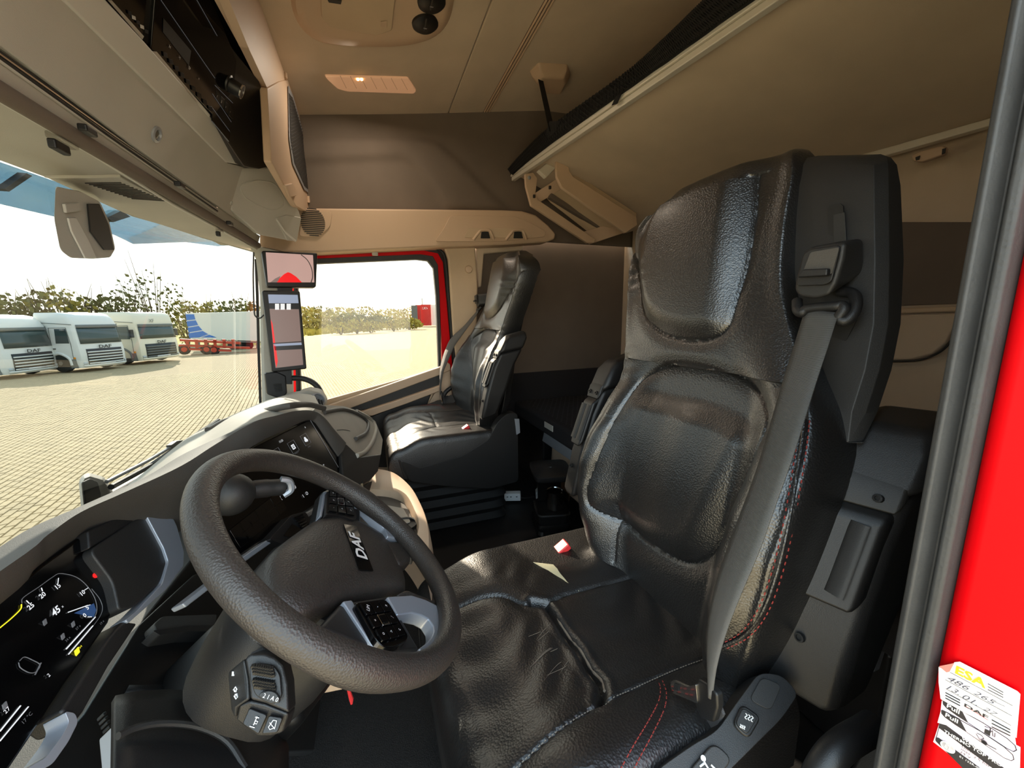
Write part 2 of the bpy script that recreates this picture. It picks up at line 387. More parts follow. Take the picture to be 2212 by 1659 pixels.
strip('window_front_channel', [(633,548),(636,700),(640,870)], [(641,548),(645,700),(650,870)], 'seal_black', XD+0.005, 0.04)
dslab('door_glass', [(634,560),(905,552),(940,560),(952,640),(956,800),(700,885),(634,905)], 'side_glass', XD+0.03, 0.005, 0)
tube('door_seal', cr_([oX(x, y, XD-0.012) for x, y in ((600,548),(700,545),(800,541),(920,534),(950,541),(962,562),(969,640),(976,720),(985,800),(991,880),(996,960))], 6), 0.009, 'seal_black', door, n=10)
box('blind_catch', oX(810,548,XD-0.02), (0.015,0.03,0.02), 'grey_console', door, bevel=0.004)
# door card
dslab('door_card', [(640,882),(948,796),(972,790),(990,1090),(640,1090)], 'beige', XD+0.012, 0.03, 0)
dslab('sill_trim', [(700,880),(717,873),(948,794),(967,783),(973,787),(974,800),(951,810),(758,882),(705,896)], 'beige_plastic', XD-0.02, 0.04, 0.006)
dslab('sill_band', [(745,888),(758,881),(951,809),(953,832),(845,869),(784,886)], 'charcoal', XD-0.008, 0.03, 0.004)
dslab('armrest_rail', [(770,893),(845,869),(953,832),(953,844),(880,872),(803,899)], 'beige_plastic', XD-0.035, 0.05, 0.006)
dslab('door_pocket', [(790,905),(806,898),(932,851),(922,877),(905,930),(890,1010),(800,1010)], 'dark_plastic', XD, 0.03, 0.006)
dslab('door_end_trim', [(951,809),(973,797),(979,880),(975,960),(900,965),(908,930),(922,880),(948,832)], 'beige_plastic', XD-0.01, 0.03, 0.006)
# pillar behind the door, its button and grab handle
bp = S(thing('trim_2', oX(1010, 880, 2.2), None, None)); bp.pop('label', None)
slab('pillar_trim', [oX(x, y, 2.19) for x, y in ((958,533),(1027,529),(1033,620),(1030,770),(986,786),(978,720),(968,560))], (0.07,0,0), 'beige', bp, bevel=0.012)
slab('pillar_lower_trim', [oX(x, y, 2.19) for x, y in ((986,783),(1040,762),(1060,900),(1060,1000),(996,1000),(990,880))], (0.07,0,0), 'charcoal', bp, bevel=0.006)
lathe('trim_button', oX(1012,582,2.19), (-1,0,0), [(0.021,-0.002),(0.021,0.006),(0.018,0.010),(0,0.011)], 'beige_plastic', bp)
slab('niche_corner_trim', [oX(x, y, 2.23) for x, y in ((1027,529),(1130,529),(1130,540),(1046,548),(1040,620),(1034,620))], (0.05,0,0), 'beige_fabric', bp, bevel=0.01)
tube('grab_handle', cr_([oX(x, y, 2.16) for x, y in ((988,832),(974,838),(962,848),(957,862),(957,884))], 6), 0.012, 'dark_plastic', bp, n=12)
# header above the door: padded trim with loudspeaker grille and two coat hooks
hd = S(thing('trim_3', oX(900, 530, 2.2), None, None)); hd.pop('label', None)
hpx = [(560,445),(690,449),(900,451),(1085,453),(1128,455),(1158,464),(1185,486),(1201,504),(1199,516),(1180,523),(1090,529),(900,536),(690,546),(560,545)]
slab('header_pad', [oX(x, y, 2.13) for x, y in hpx], (0.1,0,0), 'beige_plastic', hd, bevel=0.012, seg=3)
slab('hook_panel', rnd([oX(x, y, 2.128) for x, y in ((938,522),(958,495),(972,466),(1110,468),(1150,484),(1178,500),(1176,512),(1080,522))], 0.02), (-0.006,0,0), 'beige_plastic', hd, bevel=0.005)
slab('hook_recess', rnd([oX(x, y, 2.121) for x, y in ((1002,513),(1012,493),(1130,493),(1150,510),(1140,514))], 0.01), (-0.002,0,0), 'beige', hd, bevel=0.0015)
for hx in (1046, 1117):
    pts = [oX(x, y, 2.105) for x, y in ((hx-22,517),(hx-12,503),(hx-6,498),(hx+10,498),(hx+16,505),(hx+22,516))]
    pts = [pts[0]+V((0.015,0,0))]+pts[1:-1]+[pts[-1]+V((0.015,0,0))]
    tube('coat_hook', cr_(pts, 5), 0.0075, 'beige_plastic', hd, n=10)
    slab('hook_slot', rnd([oX(x, y, 2.118) for x, y in ((hx-8,515),(hx-6,500),(hx+9,500),(hx+13,515))], 0.004), (-0.001,0,0), 'grille_dark', hd, bevel=0)
gp = [oX(x, y, 2.128) for x, y in ((646,512),(652,462),(672,455),(718,457),(714,490),(690,512))]
slab('speaker_surround', rnd(gp, 0.02), (-0.005,0,0), 'beige_plastic', hd, bevel=0.003)
c0 = oX(676, 480, 2.122); c0 = V((2.122, c0.y, c0.z))
for k in range(15):
    z = c0.z + (k-7)*0.0085; h = 0.052*sqrt(max(0, 1-((k-7)/7.6)**2))
    box('grille_slot', (2.1215, c0.y, z), (0.002, 2*h, 0.0042), 'grille_dark', hd, bevel=0)
# ---------------------------------------------------------------- driver's B pillar (red), door seal and grey pillar trim
pil = S(thing('trim_4', (0.17, -0.5, 0.0), None, None)); pil.pop('label', None)
def vcol(px, Y):                                     # near vertical column from picture points on a plane y = Y
    return [oY(x, y, Y) for x, y in px]
redp = [(0.141,-0.425),(-0.10,-0.475),(-0.10,-0.60),(0.141,-0.60)]
slab('red_pillar', [V((x, y, -0.3)) for x, y in redp], (0,0,2.0), 'red_paint', pil, bevel=0.012, seg=3)
SX, SY = 0.1535, -0.425
sp = [(-0.030,-0.012),(-0.026,0.008),(-0.012,0.010),(-0.004,-0.004),(0.002,0.002),(0.010,0.016),(0.022,0.012),(0.026,-0.004),(0.026,-0.05),(-0.030,-0.05)]
secs = []
for k in range(9):
    z = -0.3+2.0*k/8
    secs.append([V((SX+a*.44, SY+b*.7, z)) for a, b in sp])
loft('door_seal', secs, 'seal', pil, bevel=0.003)
slab('pillar_inner_trim', [V((0.163,-0.47,-0.3)),V((0.163,-0.66,-0.3)),V((0.10,-0.66,-0.3)),V((0.10,-0.47,-0.3))], (0,0,2.0), 'charcoal', pil, bevel=0.004)
# ================================================================ outside
GZ = -1.6
mat('paver', (190,169,130), 0.85, bump='noise', bs=0.5, scale=60, var=0.12, vscale=3, dist=0.004)
mat('paver_joint', (104,88,62), 0.95)
mat('truck_white', (230,232,226), 0.4, coat=0.2); mat('truck_cream', (236,230,208), 0.4, coat=0.2)
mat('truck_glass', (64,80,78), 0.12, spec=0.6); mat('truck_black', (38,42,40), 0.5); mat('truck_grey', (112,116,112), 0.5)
mat('tyre', (34,32,30), 0.8); mat('rim_grey', (120,118,110), 0.5); mat('lamp_glass', (190,196,196), 0.2)
mat('trailer_white', (236,238,226), 0.5); mat('trailer_blue', (40,120,206), 0.5); mat('chassis_red', (196,66,36), 0.6); mat('amber', (232,150,40), 0.4)
mat('leaf_yellow', (146,134,52), 0.8, var=0.25, vscale=0.8); mat('leaf_green', (104,104,50), 0.8, var=0.25, vscale=0.8); mat('leaf_pale', (172,156,84), 0.8, var=0.2, vscale=0.8)
mat('twig', (84,70,48), 0.9); mat('grass', (176,160,74), 0.9, var=0.25, vscale=0.3); mat('far_red', (196,48,40), 0.6); mat('far_grey', (96,98,96), 0.7)
COURSE = radians(10)                                   # direction of the paving courses
gm = mat('paving_far', (176,156,120), 0.9)
t = gm.node_tree; b = t.nodes['Principled BSDF']; co = t.nodes.new('ShaderNodeTexCoord'); mpn = t.nodes.new('ShaderNodeMapping'); mpn.inputs['Rotation'].default_value = (0, 0, -COURSE)
br = t.nodes.new('ShaderNodeTexBrick'); br.inputs['Scale'].default_value = 1.0; br.inputs['Brick Width'].default_value = 0.22; br.inputs['Row Height'].default_value = 0.11
br.inputs['Mortar Size'].default_value = 0.012; br.inputs['Color1'].default_value = lin((194,173,134)); br.inputs['Color2'].default_value = lin((182,161,124)); br.inputs['Mortar'].default_value = lin((128,110,80))
t.links.new(co.outputs['Object'], mpn.inputs[0]); t.links.new(mpn.outputs[0], br.inputs['Vector']); t.links.new(br.outputs['Color'], b.inputs['Base Color'])
edge = [oZ(*p, GZ) for p in ((560,745), (660,727), (800,712), (945,700))]
yd = [V((-30,-60,GZ)), V((1,-60,GZ)), V((230,-60,GZ)), V((190,-33,GZ)), edge[2], edge[1], V((62,40,GZ)), V((-30,60,GZ))]
yard = obj('paved_yard', yd, [list(range(len(yd)))], 'paving_far', smooth=False); yard.location.z -= 0.025; tag(yard, kind='structure')
# individual pavers near the cab, the nearest in view as parts and the rest as one mesh
cu, su = cos(COURSE), sin(COURSE); ud = V((cu, su, 0)); vd = V((-su, cu, 0))
pl = []
for j in range(-40, 190):
    for i in range(10, 125):
        a = (i+(0.5 if j % 2 else 0))*0.22; bb = j*0.11; p = ud*a+vd*bb
        if p.x < 3.0: continue
        az = math.degrees(atan2(p.y, p.x)); d = p.length
        if -6 < az < 36 and d < 25: pl.append((d, p.x, p.y))
pl.sort(); near = [q for q in pl if q[0] > 6.6]
near = [q for q in near if q[2]/q[1] > 0.05][:300]; ns = set(near)
pv = [(-.105,-.05,0),(.105,-.05,0),(.105,.05,0),(-.105,.05,0),(-.098,-.044,.022),(.098,-.044,.022),(.098,.044,.022),(-.098,.044,.022)]
pf = [[4,5,6,7],[0,1,5,4],[1,2,6,5],[2,3,7,6],[3,0,4,7]]
rot = Matrix.Rotation(COURSE, 3, 'Z')
pm = bpy.data.meshes.new('paver'); pm.from_pydata([rot @ V(v) for v in pv], [], pf); pm.materials.append(MAT['paver'])
for d, x, y in near:
    o = bpy.data.objects.new('paver', pm); COL.objects.link(o); o.parent = yard; o.location = V((x, y, GZ-0.022+random.uniform(-.003,.003)))-yard.location
ms = []
for q in pl:
    if q in ns: continue
    z = GZ-0.022+random.uniform(-.003,.003); base = V((q[1], q[2], z)); ms.append(([base+rot @ V(v) for v in pv], pf))
vs = []; fs = []
for a, f in ms:
    n = len(vs); vs += a; fs += [[i+n for i in g] for g in f]
far = obj('paver_field', vs, fs, 'paver', yard, smooth=False); far['kind'] = 'stuff'
# grass field beyond the yard
gf = [edge[0]+V((0,0,-.02)), edge[1], edge[2], edge[3]+V((9,-4,0)), V((420,-40,GZ+1.0)), V((400,200,GZ+1.0)), V((60,60,GZ))]
S(obj('meadow', gf, [list(range(len(gf)))], 'grass', smooth=False))
def blades(n, m, f, h):
    vs = []; fs = []
    for k in range(n):
        p = f(); a = random.uniform(0, pi); hh = h*random.uniform(.5, 1.3); w = hh*.5
        i = len(vs); d = V((cos(a)*w, sin(a)*w, 0)); vs += [p-d, p+d, p+d*.3+V((0,0,hh)), p-d*.4+V((0,0,hh*.9))]; fs.append([i, i+1, i+2, i+3])
    return vs, fs
def gpos():
    u = random.random(); a = edge[1].lerp(edge[2], u*2) if u < .5 else edge[2].lerp(edge[3], u*2-1)
    return a + V((1, .35, 0))*random.uniform(1, 26)
g = obj('tall_grass', *blades(2600, 'grass', gpos, 0.75), 'grass', smooth=False); tag(g, 'tall yellow grass along the edge of the paved yard', 'grass', kind='stuff')
# shrubs and trees: leaf clumps round a twig frame
def shrub(name, base, h, wdt, m, label, group, n=420, leaf=0.28, bare=0.0):
    root = thing(name, base, label, 'shrub' if name == 'shrub' else 'tree', group); base = V(base)
    vs = []; fs = []
    for k in range(n):
        while True:
            q = V((random.uniform(-1,1), random.uniform(-1,1), random.uniform(-1,1)))
            if 0.35 < q.length < 1: break
        p = base+V((q.x*wdt, q.y*wdt, h*.55+q.z*h*.5)); s = leaf*random.uniform(.5, 1.3)
        ax = V((random.uniform(-1,1), random.uniform(-1,1), random.uniform(-.4,.8))).normalized(); e1 = ax.orthogonal().normalized(); e2 = ax.cross(e1)
        i = len(vs); vs += [p-e1*s, p-e2*s*.6, p+e1*s, p+e2*s*.6]; fs.append([i, i+1, i+2, i+3])
    obj('foliage', vs, fs, m, root, smooth=False)
    ms = []
    for k in range(9):
        a = random.uniform(0, 2*pi); rr = wdt*random.uniform(.2, .9); tp = base+V((cos(a)*rr, sin(a)*rr, h*random.uniform(.8, 1.12+bare)))
        ms.append(tubev([base+V((cos(a)*.1, sin(a)*.1, 0)), base.lerp(tp, .5)+V((0,0,.2)), tp], [.06, .035, .01], 5))
    obj('branches', *join(*ms), 'twig', root)
    return root
def spot(px, py, dist):
    d = ray(px, py); k = dist/math.hypot(d.x, d.y); p = CAM+d*k; return V((p.x, p.y, GZ))
where = 'along the hedge behind the parked trucks'
HL = ['green hedge shrub at the left picture edge behind the trucks', 'green hedge shrub above the roof of the leftmost truck', 'tall green hedge shrub above the gap left of the middle truck', 'yellowish hedge shrub above the left end of the middle truck roof',
 'green hedge shrub above the middle of the middle truck roof', 'green hedge shrub above the gap right of the middle truck', 'green hedge shrub above the left end of the cream truck roof', 'yellow hedge shrub in the gap between cream truck and blue trailer tail',
 'yellow hedge shrub above the blue tail of the box trailer', 'green hedge shrub above the middle of the box trailer', 'tall green hedge shrub above the right half of the box trailer', 'yellow hedge shrub beside the windscreen pillar above the box trailer']
hp = [(12,50,2.9,'leaf_green'),(48,50,2.6,'leaf_green'),(100,50,3.2,'leaf_green'),(140,50,3.3,'leaf_yellow'),(186,51,2.8,'leaf_green'),(232,52,3.0,'leaf_green'),(276,52,3.2,'leaf_green'),(398,54,2.9,'leaf_yellow'),(440,55,2.9,'leaf_yellow'),(478,56,3.0,'leaf_green'),(518,56,3.1,'leaf_green'),(552,57,2.9,'leaf_yellow')]
for k, (px, dd, h, m) in enumerate(hp):
    shrub('shrub', spot(px, 690, dd), h*1.6, 2.3, m, HL[k], 'hedge shrubs '+where, n=380, leaf=.24, bare=.12)
shrub('tree', spot(335, 690, 52), 7.2, 3.0, 'leaf_green', 'tall thin-leaved tree standing behind the cream parked truck', None, n=330, leaf=.2, bare=.15)
BL = ['pale shrub next to the lower camera monitor in the side window', 'green shrub second from the monitor in the side window', 'yellow shrub third from the monitor in the side window', 'pale shrub fourth from the monitor in the side window',
 'green shrub fifth from the monitor in the side window', 'tall yellow shrub in the middle of the side window', 'low green shrub just right of the side window middle', 'pale shrub left of the grey shed in the side window', 'tall yellow shrub below the grey shed in the side window',
 'small yellow shrub in front of the red containers', 'pale distant tree crown behind the red containers', 'green distant tree crown at the right edge of the side window']
bx = [(668,95,5.2,4.0,'leaf_pale'),(690,112,5.8,4.5,'leaf_green'),(716,98,4.2,4.2,'leaf_yellow'),(742,104,5.4,4.5,'leaf_pale'),(764,96,3.8,4.2,'leaf_green'),(786,112,5.8,5.0,'leaf_yellow'),(812,100,3.4,4.5,'leaf_green'),(838,126,5.4,5.5,'leaf_pale'),(862,138,5.8,5.5,'leaf_yellow'),(884,96,2.6,3.2,'leaf_yellow'),(905,170,7.6,7.0,'leaf_pale'),(932,180,8.4,7.0,'leaf_green')]
for k, (px, dd, h, wd, m) in enumerate(bx):
    shrub('shrub', spot(px, 690, dd), h, wd, m, BL[k], 'shrubs beyond the yard', n=420, leaf=.42)
for k, (px, dd, h) in enumerate(((735,74,2.0),(770,76,2.6),(800,78,2.2),(850,86,2.4))):
    shrub('shrub', spot(px, 700, dd), h, 2.6, 'leaf_yellow', ('low yellow shrub in the grass, leftmost of four at the yard edge', 'low yellow shrub in the grass, second from left at the yard edge', 'low yellow shrub in the grass, third from left at the yard edge', 'low yellow shrub in the grass, rightmost of four at the yard edge')[k], 'low shrubs in the grass', n=220, leaf=.3)
# red containers and pale trailers far behind the shrubs
for k, (x0, x1, y0, y1, m, lab) in enumerate(((888,901,660,672,'far_grey','dark grey shed roof above the red containers'),(897,909,659,674,'far_red','narrow red freight container far off in the side window'),(909,930,658,675,'far_red','wide red freight container with pale letters far off'),(930,946,658,676,'truck_white','white lorry box at the right edge of the side window'))):
    n = V((1, -.1, 0)).normalized(); P0 = spot(915, 690, 125+3*k)
    o = slab('freight_container' if k in (1,2) else ('lorry_box' if k == 3 else 'shed'), [oP(x0, y0, P0, n), oP(x1, y0, P0, n), V((*oP(x1, y0, P0, n).xy, GZ+.3)), V((*oP(x0, y0, P0, n).xy, GZ+.3))], n*2.4, m, None, bevel=0)
    tag(o, lab, ('container' if k in (1,2) else ('lorry' if k == 3 else 'shed')))
    if k == 2:
        text('lettering', 'LKW', (oP(920, 666, P0, n))-n*.05, V((0,-1,0)), V((0,0,1)), 1.1, 'white', o)
# ---------------------------------------------------------------- parked trucks
def parked_truck(A, B, H, body, label, style):
    A = V(A); B = V(B); xd = (B-A); xd.z = 0; W = xd.length; xd.normalize(); fd = V((xd.y, -xd.x, 0))       # fd: the way the truck faces
    O = (A+B)/2; O.z = GZ
    root = thing('parked_truck', O, label, 'truck', 'white trucks parked in a row')
    hw = W/2
    def P(x, y, z): return O+xd*(x*hw)+fd*y+V((0,0,z*H))
    def outline(w, f, r):                                        # cab outline seen from above, corners rounded
        pts = [(-w,-2.15),(-w,f-r*1.2),(-w*.97,f-r*.5),(-w*.88,f-r*.12),(-w*.6,f),(0,f+.05),(w*.6,f),(w*.88,f-r*.12),(w*.97,f-r*.5),(w,f-r*1.2),(w,-2.15)]
        return pts
    rows = [(.07,.96,-.02,.2),(.13,1.0,.02,.2),(.30,1.0,.03,.18),(.40,1.0,.0,.18),(.46,.99,-.03,.18),(.76,.97,-.14,.2),(.82,.97,-.18,.22),(.91,.96,-.32,.28),(.97,.94,-.5,.32),(1.0,.90,-.85,.35)]
    if style == 'old': rows = [(.07,.96,-.02,.18),(.13,1.0,.02,.18),(.30,1.0,.03,.16),(.42,1.0,.0,.16),(.47,.99,-.02,.16),(.72,.97,-.10,.18),(.77,.97,-.10,.18),(.92,.96,-.16,.2),(.98,.95,-.3,.25),(1.0,.92,-.5,.3)]
    loft('cab_body', [[P(x, y, z) for x, y in outline(wf, f, r)] for z, wf, f, r in rows], body, root, bevel=0)
    def front(z):
        for i in range(len(rows)-1):
            if rows[i][0] <= z <= rows[i+1][0]:
                t = (z-rows[i][0])/(rows[i+1][0]-rows[i][0]); return [rows[i][k]*(1-t)+rows[i+1][k]*t for k in (1,2,3)]
        return rows[-1][1:]
    def fpt(s, z, o=.015):                                       # point on the cab front, s across in -1..1
        wf, f, r = front(z); pts = outline(wf, f, r)[1:-1]; u = (s+1)/2*(len(pts)-1); i = min(int(u), len(pts)-2); t = u-i
        return P(pts[i][0]*(1-t)+pts[i+1][0]*t, pts[i][1]*(1-t)+pts[i+1][1]*t+o, z)
    def patch(name, s0, s1, z0, z1, m, o=.02, nu=8, nv=3, par=root):
        vs, fs = gridv(lambda u, v: fpt(s0+(s1-s0)*u, z0+(z1-z0)*v, o), nu, nv); return obj(name, vs, fs, m, par, solid=.02)
    g0, g1 = (.475, .745) if style != 'old' else (.49, .72)
    patch('windscreen', -.56, .56, g0, g1, 'truck_glass')
    patch('sun_visor', -.57, .57, g1, g1+.05, 'truck_grey', .05)
    gr = patch('grille', -.40, .40, .11, .385, 'truck_black', .02)
    for k in range(5):
        z = .13+k*.048; patch('grille_slat', -.39, .39, z, z+.020, body if style != 'old' else 'truck_grey', .05, 6, 1, gr)
    text('lettering', 'DAF', fpt(0, .415, .05), xd, V((0,0,1)), .24*H/3.1, 'truck_black', gr, bold=.02, sx=1.5)
    for s in (-1, 1):
        patch('headlamp', s*.66, s*.44, .125, .165, 'lamp_glass', .03, 3, 1)
        patch('bumper_corner', s*.70, s*.42, .085, .12, body, .05, 3, 1)
        w = lathev(P(s*.86, -1.15, .155), xd, [(.0,-.16),(.3,-.16),(.46,-.13),(.48,0),(.46,.13),(.3,.16),(.24,.10),(.0,.10)] , 20); wo = obj('wheel', *w, 'tyre', root)
        obj('wheel_rim', *lathev(P(s*.93, -1.15, .155), xd*s, [(.27,-.02),(.25,.05),(.12,.06),(.10,.10),(0,.10)], 16), 'rim_grey', wo)
        arch = cr_([P(s*1.0, -1.75, .12), P(s*1.0, -1.65, .24), P(s*1.0, -1.15, .32), P(s*1.0, -.65, .24), P(s*1.0, -.55, .12)], 5)
        tube('wheel_arch', arch, .07, 'truck_grey' if style == 'old' else body, root, n=8)
        slab('side_window', [P(s*.985, -.50, .49), P(s*.985, -1.2, .49), P(s*.975, -1.15, .73), P(s*.975, -.56, .73)], -xd*s*.03+xd*s*.045, 'truck_glass', root, bevel=0)
        if style == 'old':
            slab('mirror', [P(s*1.04, -.3, .52), P(s*1.18, -.3, .52), P(s*1.18, -.3, .67), P(s*1.04, -.3, .67)], fd*.12, 'truck_black', root, bevel=.02)
        else:
            slab('mirror_camera', [P(s*.98, -.75, .70), P(s*1.12, -.72, .70), P(s*1.12, -.72, .73), P(s*.98, -.75, .73)], fd*.14, 'truck_grey', root, bevel=.02)
        tube('door_handle', [P(s*1.01, -1.25, .40), P(s*1.01, -1.45, .40)], .03, 'truck_black', root, n=6)
    for s in (-1, 1):
        dl_ = [P(s*1.0, -.42, .2), P(s*1.0, -.42, .46), P(s*.985, -.55, .75), P(s*.985, -1.45, .75), P(s*1.0, -1.45, .34)]
        tube('door_gap', [p+xd*s*.004 for p in dl_], .014, 'truck_grey', root, n=6)
        slab('step_panel', [P(s*.995, -.25, .07), P(s*.995, -.62, .07), P(s*.995, -.60, .22), P(s*.995, -.3, .22)], xd*s*.02, 'truck_grey', root, bevel=0)
        slab('arch_shade', [P(s*.99, -1.75, .05), P(s*.99, -1.66, .24), P(s*.99, -1.15, .31), P(s*.99, -.64, .24), P(s*.99, -.55, .05)], xd*s*.012, 'truck_black', root, bevel=0)  # flat black sheet, paints the shade inside the wheel arch
        slab('chassis_cover', [P(s*.99, -1.75, .05), P(s*.99, -2.16, .05), P(s*.99, -2.16, .14), P(s*.99, -1.75, .14)], xd*s*.012, 'truck_black', root, bevel=0)
        tube('roof_gutter', [P(s*.975, -.25, .80), P(s*.97, -2.1, .84)], .018, 'truck_grey', root, n=6)
    patch('bumper_intake', -.34, .34, .085, .105, 'truck_black', .045, 6, 1)
    patch('bumper_lip', -.6, .6, .085, .12, body, .05, 8, 1)
    patch('number_plate', -.14, .14, .125, .15, 'white', .06, 2, 1)
    lathe('side_marker', P(-1.0, -.35, .24), -xd, [(.06,0),(.05,.03),(0,.03)], 'amber', root, n=10)
    if style == 'old': text('emblem', 'XF', fpt(-.1, .83, .05), xd, V((0,0,1)), .3, 'truck_grey', root)
    else: slab('roof_hatch', [P(-.45, -.62, .935), P(.45, -.62, .935), P(.4, -1.05, .99), P(-.4, -1.05, .99)], V((0,0,.06)), 'truck_glass', root, bevel=0)
    box('chassis', O+V((0,0,.55))-fd*3.2, (.9,.9,.35), 'truck_black', root, rot=Matrix((xd, fd, V((0,0,1)))).transposed(), bevel=0)
    return root
z0 = -1.3
parked_truck(oZ(18,806,z0), oZ(130,792,z0), 2.97, 'truck_white', 'white parked truck cut off by the left picture edge', 'new')
parked_truck(oZ(180,792,z0), oZ(277,781,z0), 3.08, 'truck_white', 'white parked truck in the middle of the row of three', 'new')
parked_truck(oZ(308,777,z0), oZ(391,767,z0), 3.15, 'truck_cream', 'cream high-roof parked truck with mirrors next to the white trailer', 'old')
# white box trailer with a blue pattern and the red chassis in front of it
tn = V((cos(radians(17)), sin(radians(17)), 0)); TP = oZ(480, 756, GZ)
tr = thing('box_trailer', TP, 'white box trailer with a blue striped tail', 'trailer')
slab('box_body', [oP(x, y, TP, tn) for x, y in ((400,677),(566,672),(566,737),(412,732))], tn*2.5, 'trailer_white', tr, bevel=.03)
for q in (((401,679),(419,679),(422,690),(403,692)),((403,694),(423,692),(428,702),(405,706)),((405,708),(429,704),(437,713),(407,718)),((407,720),(438,715),(450,722),(430,729),(409,730)),((434,729),(452,723),(468,729))):
    slab('blue_stripe', [oP(x, y, TP-tn*.02, tn) for x, y in q], tn*.02, 'trailer_blue', tr, bevel=0)
slab('underrun_rail', [oP(x, y, TP, tn) for x, y in ((415,733),(566,738),(566,741),(415,736))], tn*.4, 'truck_grey', tr, bevel=0)
for px in (505, 520, 535):
    obj('wheel', *lathev(oP(px, 745, TP+tn*.3, tn), tn, [(0,-.1),(.42,-.1),(.46,0),(.42,.15),(0,.15)], 16), 'tyre', tr)
for px in (430, 556): slab('support_leg', [oP(x, y, TP+tn*.3, tn) for x, y in ((px-2,736),(px+2,736),(px+2,752),(px-2,752))], tn*.3, 'truck_grey', tr, bevel=0)
CP = oZ(450, 765, GZ); ch = thing('chassis_trailer', CP, 'low orange-red skeletal chassis trailer in front of the white box trailer', 'trailer')
for a, bb, hh in (((388,732),(520,739),5),((386,744),(540,750),4),((395,752),(500,756),4)):
    slab('chassis_beam', [oP(x, y, CP, tn) for x, y in (a, bb, (bb[0], bb[1]+hh), (a[0], a[1]+hh))], tn*.8, 'chassis_red', ch, bevel=0)
for px in (400, 420, 440, 460, 480, 500): slab('cross_beam', [oP(x, y, CP, tn) for x, y in ((px,733),(px+7,733),(px+9,752),(px+2,752))], tn*.5, 'chassis_red', ch, bevel=0)
for px, py in ((398,755),(446,755),(462,756)):
    wo = obj('wheel', *lathev(oP(px, py, CP+tn*.1, tn), tn, [(0,-.1),(.3,-.1),(.4,0),(.38,.15),(0,.15)], 16), 'tyre', ch)
    obj('wheel_hub', *lathev(oP(px, py, CP+tn*.1, tn)-tn*.1, -tn, [(.2,0),(.17,.05),(0,.05)], 10), 'chassis_red', wo)
tube('lamp_post', [spot(914,690,150), spot(914,690,150)+V((0,0,10))], .12, 'far_grey', None, n=6); tag(bpy.data.objects['lamp_post'], 'thin distant lamp post above the red containers', 'lamp post')
# ================================================================ dashboard
dash = thing('dashboard', (1.0, .35, .3), 'wraparound grey and black dashboard below the windscreen', 'dashboard')
# instrument plane (faces the driver) and centre display plane (turned towards the driver)
CB = radians(70); CUP = V((0, cos(CB), sin(CB))); CNN = V((1,0,0)).cross(CUP); C0 = oZ(205, 1240, .62)
def oCl(x, y, o=0.0): return oP(x, y, C0+CNN*o, CNN)
ia = radians(18); IH = V((cos(ia), -sin(ia), 0)); ib_ = radians(66); IU = V((sin(ia), cos(ia), 0))*cos(ib_)+V((0,0,1))*sin(ib_); IN = IH.cross(IU); I0 = oZ(675, 900, .69)
def oI(x, y, o=0.0): return oP(x, y, I0+IN*o, IN)
sil = [(-120,1330),(0,1234),(105,1154),(177,1105),(270,1063),(392,1006),(470,957),(550,911),(600,897),(637,888),(675,887),(700,901),(725,931),(748,957)]
cre = [(-120,1395),(0,1293),(84,1217),(190,1141),(312,1086),(400,1050),(490,1000),(560,955),(610,931),(655,910),(674,906),(685,914),(712,955),(732,985)]
secs = []
for k, (a, b) in enumerate(zip(sil, cre)):
    if k < 7: O = oZ(*a, .71); K = oZ(*b, .672)
    else: O = oI(*a, .012); K = oI(*b, .0)
    if k == 0: O = oZ(*sil[1], .71); O.x = .17; O.y += .01; K = oZ(*cre[1], .672); K.x = .17; K.y += .01
    if k == 6: O = (O+oI(*a, .012))/2; K = (K+oI(*b, 0))/2
    bk = V((0,.05,-.012)) if k < 7 else -IN*.03
    secs.append([K, K.lerp(O, .35)+V((0,-.006,.004)), K.lerp(O, .75)+V((0,-.003,.004)), O, O+bk*.35+V((0,0,.002)), O+bk, O+bk+V((0,.04,-.13)) if k < 7 else O-IN*.05-IU*.02, K+V((0,.06,-.10)) if k < 7 else K-IN*.04])
secs = [list(q) for q in zip(*[cr_([s_[j] for s_ in secs], 5) for j in range(len(secs[0]))])]
o = loft('dash_hood', secs, 'grey_dash', dash, angle=60)
# dash top running forward to the windscreen
A = [oI(*p, .0) for p in ((550,912),(600,898),(637,889),(675,888))]; A = [oZ(300,1045,.69)+V((0,.05,-.04)), oZ(395,1003,.70)+V((0,.03,-.015)), oZ(470,957,.70)+V((0,.02,-.01))]+A+[oI(700,900,0)]
Bf = [oZ(x, y, .555) for x, y in ((325,1037),(413,946),(450,926),(488,907),(566,871),(610,856),(638,846),(668,842))]
A = cr_(A, 5); Bf = cr_(Bf, 5); rows = []
for k in range(9):
    t = k/8; rows.append([a.lerp(b, t)+V((0,0,.02*sin(pi*t))) for a, b in zip(A, Bf)])
rows += [[p+V((0,.02,-.02)) for p in Bf], [p+V((0,.05,-.14)) for p in Bf]]
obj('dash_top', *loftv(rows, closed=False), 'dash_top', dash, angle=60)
slab('dash_cowl', [V((.16,.44,.42)), V((1.45,.40,.42)), V((1.6,.62,.40)), V((1.2,.70,.40)), V((.7,.66,.40)), V((.16,.47,.40))], (0,0,-.05), 'grey_dash', dash, bevel=.005)
tube('dash_lip', cr_([oI(x, y, 0) if x > 600 else oZ(x, y, .66) for x, y in ((449,929),(488,909),(550,893),(612,879),(664,874),(700,882))], 5), .008, 'grey_dash', dash, n=10)
for k in range(16):                                   # demister slots on the dash top
    t = k/15; p = oZ(400+62*t, 1000-42*t, .668); q = oZ(440+70*t, 962-40*t, .640); obj('demister_slot', *tubev([p, q], .0016, 6), 'grille_dark', dash)
